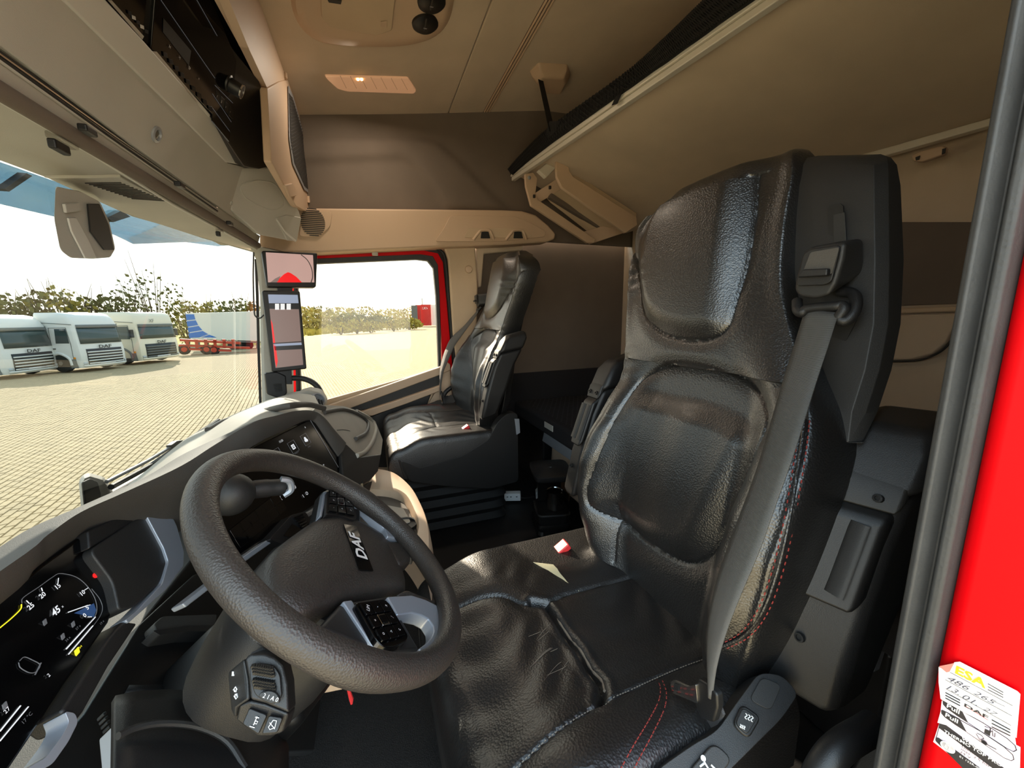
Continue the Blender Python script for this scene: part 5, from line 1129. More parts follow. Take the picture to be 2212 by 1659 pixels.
for k in range(26):
    t = k/25; l_ = oB(626+6*t if t < .6 else 630+28*(t-.6)/.4, 205+195*t, .0108); r_ = oB(632+42*min(t/.85, 1), 212+150*t, .0108); obj('mesh_line', *tubev([l_, r_], .0012, 5), 'grille_dark', gx)
slab('flap_catch', [oB(x, y, .014) for x, y in ((617,400),(632,396),(643,412),(641,423),(628,426))], (0,.01,0), 'beige_plastic', fl, bevel=.003)
slab('flap_catch', [oB(x, y, .014) for x, y in ((668,424),(676,420),(677,433),(669,438))], (0,.01,0), 'beige_plastic', fl, bevel=.002)
S(box('wall_header_front', (1.2,.62,1.62), (2.2,.05,.62), 'grey_console', bevel=0)); S(slab('trim_5', [V((.1,.62,1.36)), V((2.2,.52,1.36)), V((2.2,.30,1.62)), V((2.2,.30,1.95)), V((.1,.30,1.95)), V((.1,.34,1.5))], (0,.02,0), 'grille_dark', bevel=0))
# --- camera housing on the windscreen and the outside sun visor
ch_ = thing('sensor_housing', oY(180,480,.6), 'grey camera housing hanging at the top of the windscreen', 'housing')
f1 = [(120,402),(176,415),(216,436),(236,479),(249,537),(238,556),(200,559),(152,557),(130,540),(117,473)]
f2 = [(128,405),(170,412),(206,432),(224,476),(236,530),(226,545),(196,548),(156,546),(138,532),(124,470)]
loft('housing_body', [rnd([oY(x, y, .64) for x, y in f2], .008), rnd([oY(x, y, .59) for x, y in f1], .008), rnd([oY(x, y, .555) for x, y in f1], .012)], 'grey_console', ch_, bevel=.006, angle=20)
slab('housing_band', [oY(x, y, .554) for x, y in ((142,470),(160,470),(188,520),(205,558),(180,558),(150,500))], (0,-.004,0), 'grey_light', ch_, bevel=.002)
slab('housing_side', [oY(x, y, .553) for x, y in ((186,440),(212,440),(232,485),(244,540),(222,540),(192,500))], (0,-.003,0), 'charcoal', ch_, bevel=.002)
slab('housing_hinge', [oY(x, y, .553) for x, y in ((132,440),(165,437),(168,455),(136,460))], (0,-.006,0), 'grey_console', ch_, bevel=.002)
glass('visor_tint', (.30,.42,.50))
vis = thing('outside_visor', (1.4,.95,1.3), 'blue tinted sun visor outside above the windscreen', 'visor')
def oV(x, y): return oY(x, y, .92)
slab('visor_blade', [oV(x, y) for x, y in ((-100,330),(0,350),(120,392),(250,440),(400,490),(520,528),(470,532),(400,523),(290,527),(250,508),(120,468),(0,440),(-100,415))], (0,.004,0), 'visor_tint', vis, bevel=0)
for q in (((10,408),(58,374),(70,380),(20,414)), ((232,470),(262,455),(282,468),(245,480))): slab('visor_strut', [oY(x, y, .90) for x, y in q], (0,.02,0), 'seal_black', vis, bevel=0)
slab('visor_edge', [oV(x, y)+V((0,-.003,0)) for x, y in ((276,514),(300,505),(338,488),(352,480),(372,492),(420,505),(470,522),(400,523),(290,527))], (0,.002,0), 'clear_plastic', vis, bevel=0)
# --- ceiling fittings
rcn = thing('roof_console', oC(800,40), 'beige moulded roof console with black knobs on the ceiling', 'roof console')
ro = cr_([oC(x, y) for x, y in ((624,-20),(633,34),(661,74),(705,95),(776,101),(864,100),(931,84),(968,51),(985,-10),(1000,-130),(800,-190),(640,-130))], 4, True)
ri = cr_([oC(x, y, .035) for x, y in ((648,-20),(656,24),(680,56),(716,74),(776,82),(860,82),(918,70),(948,42),(962,-10),(975,-120),(800,-170),(660,-120))], 4, True)
rm = [p.lerp(q, .5)-CN*.012 for p, q in zip(ro, ri)]; cc = sum(ri, V((0,0,0)))/len(ri)
loft('console_shell', [ro, rm, ri, [cc+(p-cc)*.93+CN*.004 for p in ri], [cc+(p-cc)*.05+CN*.004 for p in ri]], 'beige_plastic', rcn)
slab('console_lid', rnd([oC(x, y, .033) for x, y in ((690,-60),(694,34),(714,56),(812,73),(846,62),(858,-60))], .01), -CN*.006, 'beige', rcn, bevel=.004)
slab('lid_latch', [oC(x, y, .040) for x, y in ((822,46),(836,45),(836,58),(822,57))], -CN*.002, 'beige_plastic', rcn, bevel=.001)
slab('lid_slot', [oC(x, y, .040) for x, y in ((706,-4),(738,0),(736,8),(710,4))], -CN*.002, 'grille_dark', rcn, bevel=0)
for x, y in ((918,49),(932,2)):
    kb = lathe('vent_knob', oC(x, y, .030), -CN, [(.046,0),(.045,.008),(.034,.016),(.012,.018),(0,.018)], 'black_plastic', rcn, n=26)
    slab('knob_grip', [oC(x, y, .049)+a*V((1,0,0))*.030+b*V((0,1,0))*.003 for a, b in ((-1,-1),(1,-1),(1,1),(-1,1))], -CN*.008, 'dark_plastic', kb, bevel=.002)
    text('knob_mark', 'OFF', oC(x, y+6, .0485)+V((0,0,-.009)), V((0,-1,0)), V((-1,0,0)), .007, 'white_print', kb)
mat('lamp_lens', (232,196,160), 0.25, emit=(255,186,140), es=0.03); mat('lamp_bulb', (255,200,130), 0.3, emit=(255,190,110), es=2.5)
lm = thing('ceiling_lamp', oC(800,177), 'lit long ceiling lamp with a clear warm lens', 'lamp')
slab('lamp_lens', rnd([oC(x, y, .004) for x, y in ((700,158),(880,163),(898,191),(893,197),(750,192),(728,186),(706,166))], .008), -CN*.012, 'lamp_lens', lm, bevel=.004)
slab('lamp_border', rnd([oC(x, y, .001) for x, y in ((697,156),(882,161),(901,193),(895,200),(750,195),(726,189),(702,168))], .008), -CN*.006, 'beige_plastic', lm, bevel=.002)
for k in range(7): obj('lens_rib', *tubev([oC(735+22*k, 164+1.0*k, .0165), oC(748+22*k, 190+.6*k, .0165)], .0012, 5), 'clear_plastic', lm)
for x in (773, 781): lathe('lamp_bulb', oC(x, 171, .017), -CN, [(.005,-.004),(.006,0),(.005,.004),(0,.006)], 'lamp_bulb', lm, n=12)
ld = bpy.data.lights.new('lamp_light', 'AREA'); ld.shape = 'RECTANGLE'; ld.size = .10; ld.size_y = .06; ld.energy = .35; ld.color = (1.0,.84,.66)
lo = bpy.data.objects.new('lamp_light', ld); COL.objects.link(lo); lo.location = oC(777, 172, .03); lo.rotation_euler = (0,0,0)
# --- upper bunk
bu = thing('upper_bunk', (1.3,-1.2,1.5), 'beige upper bunk with a silver front rail folded up at the rear', 'bunk')
F0b, F1b = V((2.17,-.809,1.736)), V((.35,-.913,1.639))
R0b, R1b = V((2.26,-1.62,1.485)), V((.20,-1.62,1.455))
slab('bunk_panel', [F0b+V((0,-.02,.0)), F1b+V((0,-.02,0)), R1b, R0b], (0,.012,.05), 'beige_fabric', bu, bevel=.004)
dirb = (F1b-F0b).normalized(); vb = V((0,0,1)); nb = dirb.cross(vb).normalized(); nb = nb if nb.y > 0 else -nb
def rail(name, o, h, d, m, par=bu): slab(name, [F0b+o, F1b+o, F1b+o+vb*h, F0b+o+vb*h], nb*d, m, par, bevel=.003)
rail('front_rail', V((0,-.01,-.014)), .036, .024, 'aluminium'); rail('rail_bead', V((0,-.014,-.034)), .019, .022, 'aluminium'); rail('rail_cap', V((0,-.014,.018)), .012, .02, 'beige_plastic')
def oN(x, y, o=0.0): return oP(x, y, F0b+nb*o, nb)
up_ = [(1101,366),(1130,333),(1190,276),(1352,161),(1440,85),(1529,0),(1660,-120)]; lo_ = [(1108,378),(1138,352),(1200,305),(1366,188),(1460,122),(1580,36),(1720,-60)]
vs = []; fs = []
ua = cr_([oN(x, y, .012) for x, y in up_], 5); la = cr_([oN(x, y, .014) for x, y in lo_], 5)
for k in range(len(ua)):
    for j in range(5): t = j/4; vs.append(ua[k].lerp(la[k], t)+nb*(.006*sin(pi*t)+.003*sin(k*1.7+j)))
for k in range(len(ua)-1):
    for j in range(4): fs.append([k*5+j, k*5+j+1, (k+1)*5+j+1, (k+1)*5+j])
net = obj('safety_net', vs, fs, 'mesh_black', bu, solid=.006)
ms = []
for k in range(150):                                   # open weave of the net, crossed cords
    t = k/150; n_ = len(ua)-1; i = min(int(t*n_), n_-1); f_ = t*n_-i
    p = ua[i].lerp(ua[i+1], f_); j2 = min(n_-1, int((t+.012)*n_)); f2_ = min(1, (t+.012)*n_-j2); q = la[j2].lerp(la[j2+1], f2_); ms.append(tubev([p+nb*.012, q+nb*.012], .0016, 4))
    p2 = la[i].lerp(la[i+1], f_); q2 = ua[j2].lerp(ua[j2+1], f2_); ms.append(tubev([p2+nb*.012, q2+nb*.012], .0016, 4))
cords = obj('net_cords', *join(*ms), 'belt_black', bu); cords['kind'] = 'stuff'
tube('net_hem', ua, .006, 'belt_black', bu, n=8)
slab('net_strap', [oN(x, y, .02) for x, y in ((1352,163),(1362,158),(1334,224),(1322,228))], nb*.002, 'belt_black', bu, bevel=0)
# rear rail and its clip
slab('rear_rail', [oY(x, y, -1.62) for x, y in ((1860,340),(2170,253),(2170,270),(1860,357))], (0,.03,0), 'aluminium', bu, bevel=.003)
slab('rail_clip', rnd([oY(x, y, -1.60) for x, y in ((1976,338),(1990,330),(2044,316),(2052,322),(2046,336),(1998,352),(1980,350))], .006), (0,.02,0), 'beige_plastic', bu, bevel=.004)
for q in (((1978,340),(1988,336),(1986,345),(1979,347)), ((2036,322),(2044,320),(2042,331),(2035,334))): slab('clip_hole', [oY(x, y, -1.578) for x, y in q], (0,.002,0), 'grille_dark', bu, bevel=0)
# folding arm at the passenger end
ar = thing('bunk_arm', oX(1250,500,2.1), 'beige folding support arm under the upper bunk end', 'support arm')
slab('arm_bar', [oX(x, y, 2.020) for x, y in ((1131,378),(1149,375),(1158,388),(1154,420),(1160,434),(1282,518),(1279,526),(1264,526),(1144,446),(1133,405))], (-.02,0,0), 'beige_plastic', ar, bevel=.004)
slab('arm_bar', [oX(x, y, 1.861) for x, y in ((1196,331),(1215,327),(1222,341),(1226,372),(1234,384),(1370,470),(1372,488),(1346,505),(1210,408),(1199,385))], (-.02,0,0), 'beige_plastic', ar, bevel=.004)
slab('arm_bar', [oX(x, y, 1.898) for x, y in ((1232,372),(1372,462),(1370,480),(1240,392))], (-.015,0,0), 'beige', ar, bevel=.004)
slab('arm_plate', [oX(1150,420,2.14), oX(1205,384,1.99), oX(1212,400,1.99), oX(1158,434,2.14)], (0,-.02,-.01), 'beige_plastic', ar, bevel=.003)
slab('arm_tray', [oX(1180,428,2.10), oX(1212,404,2.0), oX(1318,478,2.0), oX(1280,506,2.10)], (.01,-.03,-.02), 'beige', ar, bevel=.003)
slab('arm_tray_edge', [oX(1186,420,2.08), oX(1300,492,2.08), oX(1296,500,2.08), oX(1182,430,2.08)], (-.03,0,0), 'brown_fabric', ar, bevel=.003)
slab('arm_foot', [oX(1262,500,2.08), oX(1340,478,2.0), oX(1350,492,2.0), oX(1266,520,2.08)], (0,-.02,-.02), 'beige_plastic', ar, bevel=.004)
slab('arm_bracket', [oX(x, y, 1.935) for x, y in ((1158,372),(1196,340),(1202,360),(1175,388))], (-.03,0,0), 'aluminium', ar, bevel=.003)
box('arm_lock', oX(1178,374,2.03), (.02,.03,.025), 'black_plastic', ar, bevel=.004)
for x, y, X in ((1143,384,1.996),(1206,339,1.837)): lathe('arm_bolt', oX(x, y, X), (-1,0,0), [(.009,0),(.009,.004),(.004,.006),(0,.006)], 'silver_paint', ar, n=12)
for x, y in ((1154,424),(1188,405)): box('arm_hole', oX(x, y, 1.964), (.012,.012,.016), 'grille_dark', ar, bevel=.002)
# strap anchor on the ceiling
sm = thing('strap_anchor', oC(1188,160), 'beige ceiling anchor block with a black bunk strap', 'anchor')
a_ = [oC(x, y) for x, y in ((1142,150),(1162,130),(1226,134),(1232,152),(1214,186),(1168,184)) ]; ac = sum(a_, V((0,0,0)))/6
loft('anchor_block', [a_, [ac+(p-ac)*.92-CN*.03 for p in a_], [ac+(p-ac)*.68-CN*.055 for p in a_]], 'beige_plastic', sm, bevel=.008, seg=3)
s0 = oC(1168,172,.05); s1 = F0b.lerp(F1b, .055)+V((0,.01,.04)); P_ = oN(1192,284,.02)
slab('bunk_strap', [s0+V((0,.012,0)), s0-V((0,.012,0)), P_+V((0,-.016,0)), P_+V((0,.012,0))], (.003,0,0), 'belt_black', sm, bevel=0)
slab('strap_loop', [oN(x, y, .022) for x, y in ((1188,262),(1212,262),(1200,286),(1186,300),(1180,290))], nb*.003, 'belt_black', sm, bevel=0)
# ================================================================ monitors, wiper, bed, floor things, stickers
MN = V((-.95,-.30,.06)).normalized(); M0 = oX(620, 590, 1.96)
def oM(x, y, o=0.0): return oP(x, y, M0+MN*o, MN)
mat('scr_pink', (120,98,92), .3, emit=(206,168,158), es=.10); mat('scr_red', (214,20,24), .3, emit=(214,20,24), es=.12); mat('scr_sky', (90,98,112), .3, emit=(160,172,196), es=.10)
mat('scr_ground', (80,66,62), .3, emit=(156,130,122), es=.08); mat('scr_dark', (30,30,34), .3); mat('scr_white', (220,222,226), .3, emit=(220,222,226), es=.1)
def monitor(outline, screen, label):
    t = thing('camera_monitor', oM(*outline[2]), label, 'monitor')
    slab('monitor_case', rnd([oM(x, y) for x, y in outline], .010), -MN*.045, 'black_plastic', t, bevel=.006, seg=3)
    return t, slab('monitor_screen', [oM(x, y, .001) for x, y in screen[0]], MN*.0006, screen[1], t, bevel=0)
def mp_s(t, name, pts, m, o=.0018): return slab(name, [oM(x, y, o) for x, y in pts], MN*.0004, m, t, bevel=0)
t1, s1_ = monitor([(565,541),(686,546),(683,621),(577,620)], ([(574,545),(676,551),(679,610),(579,610)], 'scr_pink'), 'wide upper camera monitor on the passenger side pillar')
mp_s(s1_, 'screen_shape', [(598,610),(603,602),(614,592),(622,588),(628,590),(640,598),(652,610)], 'scr_red'); mp_s(s1_, 'screen_shape', [(584,610),(594,602),(606,596),(603,604),(599,610)], 'scr_ground')
obj('screen_arc', *tubev(cr_([oM(x, y, .0022) for x, y in ((650,550),(664,562),(673,580),(675,598),(672,610))], 5), .0018, 5), 'scr_dark', s1_)
t2, s2_ = monitor([(566,627),(648,628),(663,797),(588,804)], ([(579,636),(643,637),(655,788),(595,795)], 'scr_ground'), 'tall lower camera monitor with two views on the passenger side pillar')
mp_s(s2_, 'screen_shape', [(579,636),(643,637),(645,656),(581,656)], 'scr_sky'); mp_s(s2_, 'screen_shape', [(581,655),(645,655),(646,668),(582,667)], 'scr_dark', .0022)
for x in (594, 606, 619): mp_s(s2_, 'screen_truck', [(x,656),(x+9,656),(x+9,669),(x,669)], 'scr_white', .0026)
mp_s(s2_, 'screen_shape', [(585,690),(589,700),(600,780),(597,794),(594,780)], 'scr_red', .0026); mp_s(s2_, 'screen_divider', [(590,741),(651,737),(651,739),(590,743)], 'scr_dark', .003)
mp_s(s2_, 'screen_shape', [(592,748),(652,745),(653,754),(594,757)], 'scr_dark', .0026); mp_s(s2_, 'screen_shape', [(591,743),(651,740),(652,745),(592,748)], 'scr_sky', .0026)
slab('monitor_bracket', [oM(x, y, -.02) for x, y in ((600,618),(632,618),(632,632),(600,632))], -MN*.03, 'black_plastic', t2, bevel=.003); slab('monitor_foot', [oM(x, y, -.02) for x, y in ((598,798),(630,795),(632,830),(600,830))], -MN*.03, 'black_plastic', t2, bevel=.003)
sb = thing('pillar_speaker', oX(600,850,2.02), 'small dark tweeter box at the foot of the passenger pillar', 'speaker')
slab('speaker_box', rnd([oM(x, y, -.01) for x, y in ((572,806),(598,803),(618,812),(621,850),(606,862),(577,852))], .008), -MN*.05, 'dark_plastic', sb, bevel=.006, seg=3)
gq = oM(598, 838, -.008)
for k in range(6): tube('grille_line', [gq+V((0,.02,-.014+.006*k)), gq+V((0,-.02,-.014+.006*k))], .0016, 'seal_black', sb, n=5)
gh = tube('grab_bar', cr_([oX(602,820,1.98), oX(625,817,1.96), oX(655,818,1.95), oX(678,828,1.93), oX(692,846,1.92), oX(697,872,1.92), oX(697,895,1.92)], 6), .0125, 'dark_plastic', None, n=14); tag(gh, 'curved black grab bar rising from the dash beside the monitors', 'grab bar')
vc = thing('corner_vent', oX(690,872,1.75), 'round air vent in the dash corner below the grab bar', 'vent')
lathe('vent_ring', oX(686,864,1.75), (-.7,-.6,.4), [(.03,-.01),(.03,.006),(.024,.008),(.023,-.004),(0,-.004)], 'silver_paint', vc, n=20)
for k in range(4): tube('vent_fin', [oX(676+6*k,858+2*k,1.744), oX(680+6*k,872+2*k,1.744)], .003, 'black_plastic', vc, n=6)
slab('vent_shroud', [oX(x, y, 1.78) for x, y in ((640,850),(665,843),(690,848),(704,870),(700,886),(640,880))], (.1,0,0), 'dash_top', vc, bevel=.012)
# wiper and outside camera wing beyond the glass
wp = thing('wiper', oY(250,1050,.80), 'long wiper lying along the foot of the windscreen', 'wiper')
def oWp(x, y): return oY(x, y, .76 if x < 300 else .76-.10*(x-300)/170)
tube('wiper_arm', [oWp(x, y) for x, y in ((240,1052),(330,1003),(400,955),(472,908))], .009, 'dark_plastic', wp, n=8); tube('wiper_blade', [oWp(x, y)+V((0,.01,-.01)) for x, y in ((243,1064),(335,1012),(405,962),(476,914))], .006, 'seal_black', wp, n=8)
tube('wiper_spring', [oWp(x, y)+V((0,.012,.01)) for x, y in ((243,1046),(330,1000),(392,962))], .006, 'silver_paint', wp, n=8)
slab('wiper_knuckle', [oWp(x, y) for x, y in ((370,962),(384,952),(398,950),(394,960),(376,968))], (0,.02,0), 'black_plastic', wp, bevel=.004)
cw = thing('outside_camera', oY(205,1090,.78), 'grey camera wing outside at the lower windscreen edge', 'camera')
c1 = [(170,1040),(178,1026),(192,1021),(224,1030),(240,1052),(249,1076),(240,1092),(176,1108)]
loft('camera_shell', [rnd([oY(x, y, .86) for x, y in c1], .01), rnd([oY(x, y, .80) for x, y in c1], .012), [oY(208+(x-208)*.82, 1066+(y-1066)*.82, .775) for x, y in [(p[0], p[1]) for p in c1] for _ in range(6)]], 'grey_console', cw, bevel=0)
slab('camera_face', rnd([oY(x, y, .773) for x, y in ((174,1042),(190,1034),(206,1040),(214,1070),(208,1094),(180,1102))], .006), (0,-.006,0), 'dark_plastic', cw, bevel=.003)
# ---------------------------------------------------------------- lower bunk and what stands before it
lb = thing('lower_bunk', (1.3,-1.25,0), 'low sleeper bunk with a dark honeycomb mattress and silver edge', 'bed')
mat('mattress', (38,36,38), .95, bump='noise', bs=.4, scale=500); mat('hex_line', (92,90,94), .9)
box('mattress', (1.28,-1.24,.375), (2.0,.80,.09), 'mattress', lb, bevel=.02, seg=3)
slab('wall_padding', [V((2.255,-.60,.60)), V((2.298,-1.66,.60)), V((2.298,-1.66,.2)), V((2.255,-.60,.2))], (.01,0,0), 'mattress', lb, bevel=.003)
ms = []
for i in range(46):
    for j in range(24):
        cx = 1.05+i*.0264; cy = -1.62+j*.0305+(.01525 if i % 2 else 0)
        if cy > -.865 or cx > 2.25: continue
        q = [V((cx+.0165*cos(a), cy+.0165*sin(a), .4212)) for a in [pi/3*k for k in range(6)]]
        for k in (0, 1, 2):
            a, b = q[k], q[k+1]; s = (b-a).cross(V((0,0,1))).normalized()*.0009; ms.append(([a-s, b-s, b+s, a+s], [[0,1,2,3]]))
hx = obj('honeycomb_pattern', *join(*ms), 'hex_line', lb, smooth=False); hx['kind'] = 'stuff'
slab('mattress_label', [V((1.80,-.838,.405)), V((1.70,-.838,.405)), V((1.70,-.838,.375)), V((1.80,-.838,.375))], (0,.003,0), 'grey_light', lb, bevel=0)
slab('silver_rail', [V((1.84,-.855,.345)), V((.35,-.855,.345)), V((.35,-.84,.285)), V((1.84,-.84,.285))], (0,-.02,0), 'silver_paint', lb, bevel=.003)
box('bunk_base', (1.3,-1.27,.155), (1.9,.74,.29), 'black_plastic', lb, bevel=.01)
slab('drawer_front', [V((1.80,-.90,.28)), V((1.2,-.90,.28)), V((1.2,-.885,.08)), V((1.80,-.885,.08))], (0,.02,0), 'beige_plastic', lb, bevel=.01)
slab('drawer_grip', [V((1.66,-.872,.22)), V((1.5,-.872,.22)), V((1.5,-.864,.18)), V((1.66,-.864,.18))], (0,.012,0), 'beige', lb, bevel=.004)
box('bunk_end', (2.06,-.88,.165), (.42,.06,.33), 'black_plastic', lb, bevel=.01)
# coffee machine: dark base, clear tank, metal beaker, lid
cb = oZ(1190, 1140, 0); cm = thing('coffee_machine', cb, 'black coffee machine with clear tank and steel beaker on the floor', 'coffee machine')
cr_o = radians(14); cx_ = V((cos(cr_o), -sin(cr_o), 0)); cy_ = V((sin(cr_o), cos(cr_o), 0))
def rr(z, a, b, r=.03): return rnd([cb+cx_*(sx*a)+cy_*(sy*b)+V((0,0,z)) for sx, sy in ((-1,-1),(1,-1),(1,1),(-1,1))], r)
loft('machine_base', [rr(0,.085,.072), rr(.015,.09,.078), rr(.03,.085,.073), rr(.045,.09,.078), rr(.06,.086,.075)], 'black_plastic', cm)
loft('machine_body', [rr(.06,.08,.07), rr(.10,.084,.074), rr(.105,.08,.07)], 'dark_plastic', cm)
loft('clear_tank', [rr(.105,.078,.068), rr(.262,.084,.073)], 'clear_plastic', cm, cap=False)
slab('tank_back', [cb+cx_*.07+cy_*.05+V((0,0,.105)), cb+cx_*.07-cy_*.06+V((0,0,.105)), cb+cx_*.07-cy_*.06+V((0,0,.26)), cb+cx_*.07+cy_*.05+V((0,0,.26))], -cx_*.01, 'black_plastic', cm, bevel=.002)
loft('machine_lid', [rr(.262,.094,.082), rr(.268,.098,.086), rr(.285,.098,.086), rr(.292,.09,.078)], 'dark_plastic', cm)
lb_ = lathe('lid_button', cb+V((0,0,.292))+cx_*.01, (0,0,1), [(.014,0),(.013,.003),(.006,.004),(0,.004)], 'black_plastic', cm, n=18)
lathe('beaker', cb+V((0,0,.108))-cx_*.02-cy_*.012, (0,0,1), [(.034,0),(.036,.004),(.036,.08),(.038,.083),(.036,.084),(.034,.08),(.0,.078)], 'chrome', cm, n=24)
wbx = oZ(1107, 1078, .015); sk_ = thing('socket_box', wbx, 'small white power socket box on the dark floor', 'socket box')
srot = Matrix.Rotation(radians(70), 3, 'Z')
box('socket_body', wbx+V((0,0,.018)), (.085,.04,.04), 'white', sk_, rot=srot, bevel=.004)
for d in (-.022, .008, .026): box('socket_hole', wbx+V((0,0,.018))+srot @ V((d,.0205,.004)), (.008,.002,.004), 'grille_dark', sk_, rot=srot, bevel=0)
tube('socket_cable', cr_([wbx+V((-.01,-.03,.01)), wbx+V((-.03,-.07,.006)), wbx+V((-.02,-.14,.006))], 5), .004, 'seal_black', sk_, n=6)
rt = oX(752, 1487, .75); tube('red_tag', [rt, rt+V((0,-.004,-.028)), rt+V((-.004,-.004,-.036))], [.003,.0045,.002], 'red_button', None, n=8); tag(bpy.data.objects['red_tag'], 'small red pull tag below the steering wheel rim', 'tag')
# entry grab bar and dark sill inside the door opening
eb = tube('entry_handle', cr_([oX(x, y, X) for x, y, X in ((1890,1566,.20),(1868,1580,.20),(1825,1606,.20),(1790,1640,.20),(1762,1690,.20),(1740,1760,.20))], 6), .014, 'black_plastic', None, n=16); tag(eb, 'worn black entry grab handle at the door pillar', 'handle')
S(slab('trim_6', [V((.19,-.47,-.1)), V((.19,-1.66,-.1)), V((.19,-1.66,.62)), V((.19,-.62,.62)), V((.19,-.47,.40))], (.02,0,0), 'black_plastic', bevel=.005))
S(box('trim_7', (.22,-.25,.06), (.12,.5,.12), 'black_plastic', bevel=.01))
# ---------------------------------------------------------------- stickers on the red pillar
mat('sticker_white', (238,232,232), .5); mat('sticker_pink', (240,218,228), .5); mat('ink', (34,30,34), .6); mat('ink_pen', (70,70,84), .6); mat('esa_yellow', (246,176,24), .5); mat('clear_film', (206,120,110), .3)
p1, p2 = V((.141,-.425,0)), V((-.10,-.475,0)); sdir = (p2-p1).normalized(); KN = V((-sdir.y, sdir.x, 0)); KN = KN if KN.y > 0 else -KN
def oR(x, y, o=0.0): return oP(x, y, p1+KN*(.0006+o), KN)
z9 = lambda x, y: (1900+x/5.946, 1380+y/5.946)
UPZ = V((0,0,1))
def R9(pts, o): return [oR(*z9(x, y), o) for x, y in pts]
def st(name, pts, m, o, par, t=.0003): return slab(name, R9(pts, o), KN*t, m, par, bevel=0)
def tx(par, s, a, b, m='ink', o=.0022, k_=1.0, **k):          # a, b: left and right end of the line of text
    A, B = oR(*z9(*a), o), oR(*z9(*b), o); t_ = text('sticker_text', s, (A+B)/2, sdir, UPZ, 1.0, m, par, **k); xs = [v.co.dot(sdir) for v in t_.data.vertices]; f = (B-A).length/(max(xs)-min(xs)); loc = off(par); C_ = (A+B)/2-loc
    for v in t_.data.vertices: d_ = v.co-C_; v.co = C_+sdir*d_.dot(sdir)*f+UPZ*d_.z*f*k_+KN*d_.dot(KN)
    return t_
def ln(par, pts, r=.0003, m='ink', o=.0018, closed=False): return obj('sticker_line', *tubev(R9(pts, o), r, 4, closed=closed), m, par)
k1 = st('heater_sticker', [(775,1060),(700,1290),(690,1320),(1200,1720),(1800,1800),(1810,1390),(1700,1330)], 'sticker_pink', .0, None); tag(k1, 'pale pink heater type label at the bottom of the red pillar', 'sticker')
st('black_band', [(770,1065),(830,1090),(1790,1800),(1640,1800),(760,1140)], 'ink', .0005, k1); st('black_band', [(728,1265),(760,1270),(1350,1700),(1100,1690),(720,1310)], 'ink', .0005, k1)
ln(k1, [(765,1130),(720,1300)], 0.00023)
tx(k1, 'THERMO TOP PRO', (835,1165), (1570,1640), 'sticker_white', .0012, bold=.02); tx(k1, 'Webasto', (1060,1265), (1370,1465), 'sticker_white', .0012, bold=.03)
tx(k1, 'Diesel', (1060,1370), (1225,1480), 'ink', .0012); tx(k1, 'max. 2.5 bar', (1050,1405), (1420,1640), 'ink', .0012); tx(k1, '24 V', (1035,1440), (1170,1530), 'ink', .0012); tx(k1, 'E1', (845,1372), (905,1410), 'sticker_white', .0012)
lathe('approval_ring', oR(*z9(875,1390), .0012), KN, [(.0042,0),(.0042,.0003),(.0036,.0003),(.0036,0)], 'sticker_white', k1, n=20)
tx(k1, 'E1 122R-00', (1030,1500), (1290,1670), 'sticker_white', .0012)
k2 = st('fuel_sticker', [(800,790),(785,930),(745,1075),(1120,1180),(1800,1510),(1760,1400),(1740,1250),(1640,1000)], 'sticker_pink', .0012, None); tag(k2, 'pink label with two black Pull tabs and fuel pump symbol', 'sticker')
for dy, dx in ((0,0),(118,-20)):
    st('pull_tab', [(812+dx,800+dy),(830+dx,795+dy),(900+dx,830+dy),(1050+dx,910+dy),(1140+dx,1080+dy),(1000+dx,990+dy),(860+dx,890+dy),(815+dx,840+dy)], 'ink', .0018, k2); tx(k2, 'Pull', (868+dx,848+dy), (1028+dx,945+dy), 'sticker_white', .0024, bold=.02)
ln(k2, [(1060,930),(1330,1080),(1640,1280),(1740,1370),(1760,1430),(1720,1450),(1640,1410),(1140,1080)], 0.00027); ln(k2, [(1040,1045),(1300,1190),(1600,1390),(1710,1490),(1725,1550),(1690,1565),(1600,1530),(1120,1200)], 0.00027)
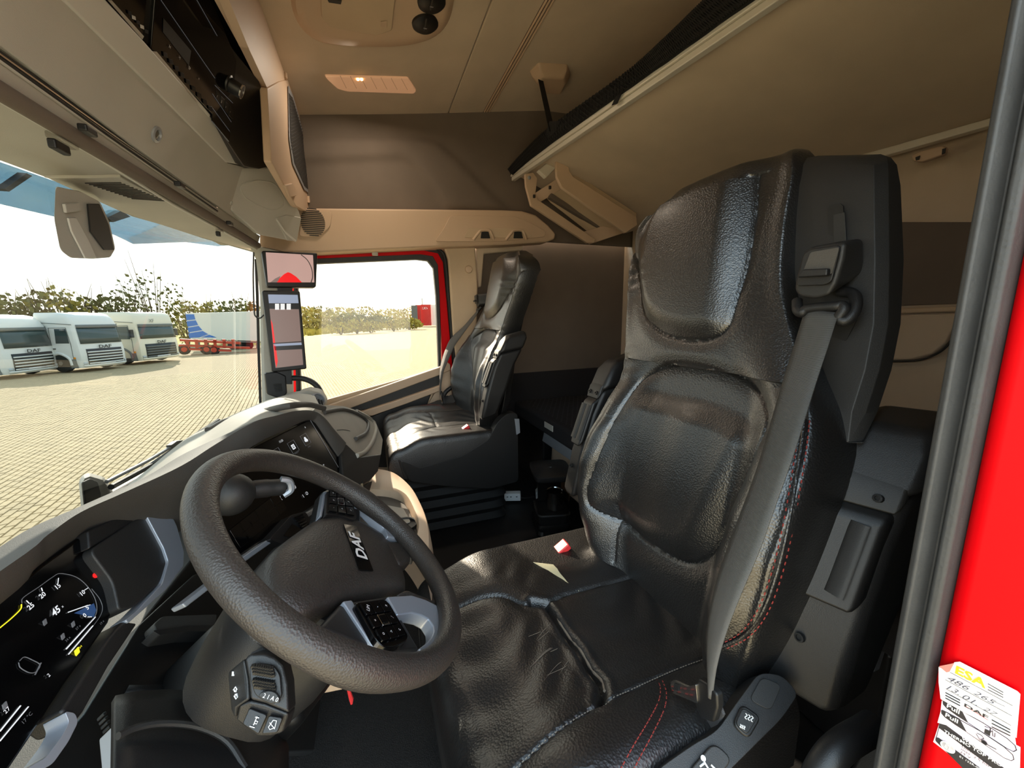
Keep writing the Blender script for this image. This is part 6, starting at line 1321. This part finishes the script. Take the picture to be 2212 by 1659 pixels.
st('pump_symbol', [(1355,1155),(1420,1185),(1410,1245),(1345,1205)], 'ink', .0018, k2); ln(k2, [(1350,1125),(1425,1150),(1412,1245)], 0.00027); ln(k2, [(1425,1200),(1450,1180),(1455,1250),(1480,1260),(1485,1210)], 0.00023)
ln(k2, [(1250,1210),(1310,1240),(1340,1280),(1290,1300),(1240,1220)], 0.00023); ln(k2, [(1330,1330),(1500,1420)], 0.00027); lathe('key_ring', oR(*z9(1345,1330), .0018), KN, [(.0016,0),(.0016,.0003),(.0011,.0003),(.0011,0)], 'ink', k2, n=14)
k3 = st('service_sticker', [(760,360),(900,420),(960,300),(1030,292),(1770,670),(1810,710),(1760,1270),(1640,1210),(1080,940),(785,770),(760,560)], 'sticker_white', .0026, None); tag(k3, 'white service label with orange lettering and handwriting on the red pillar', 'sticker')
st('clear_film', [(765,350),(960,310),(900,420),(860,430)], 'clear_film', .0032, k3)
tx(k3, 'ESA', (968,385), (1362,590), 'esa_yellow', .0038, bold=.03)
for y0 in (0, 1, 2): ln(k3, [(1390,575+38*y0),(1590,690+32*y0)], 0.00027, 'ink', .0036)
for a, b in (((905,430),(1710,860)), ((845,525),(1700,990)), ((850,640),(1690,1115))): ln(k3, [a, b], 0.00018, 'ink', .0036)
tx(k3, '486', (850,490), (1140,625), 'ink_pen', .004, k_=.8, shear=.4); tx(k3, '265', (1185,672), (1480,812), 'ink_pen', .004, k_=.8, shear=.4); ln(k3, [(1460,800),(1610,868)], 0.00018, 'ink_pen', .004)
tx(k3, '13.', (852,600), (1010,690), 'ink_pen', .004, k_=.9, shear=.4); tx(k3, '01.', (1060,722), (1250,830), 'ink_pen', .004, k_=.9, shear=.4); tx(k3, '27', (1310,868), (1500,970), 'ink_pen', .004, k_=.8, shear=.4)
tx(k3, 'DAF', (1088,838), (1392,1015), 'ink', .004, k_=.6, bold=.03); ln(k3, [(1085,855),(1395,1045)], 0.00018, 'red_button', .0036)
for k in range(3): ln(k3, [(845,690+35*k),(1035,790+35*k)], 0.00041, 'ink', .0036)
for k in range(3): ln(k3, [(1440,1040+45*k),(1680,1170+38*k)], .0004, 'ink', .0036)
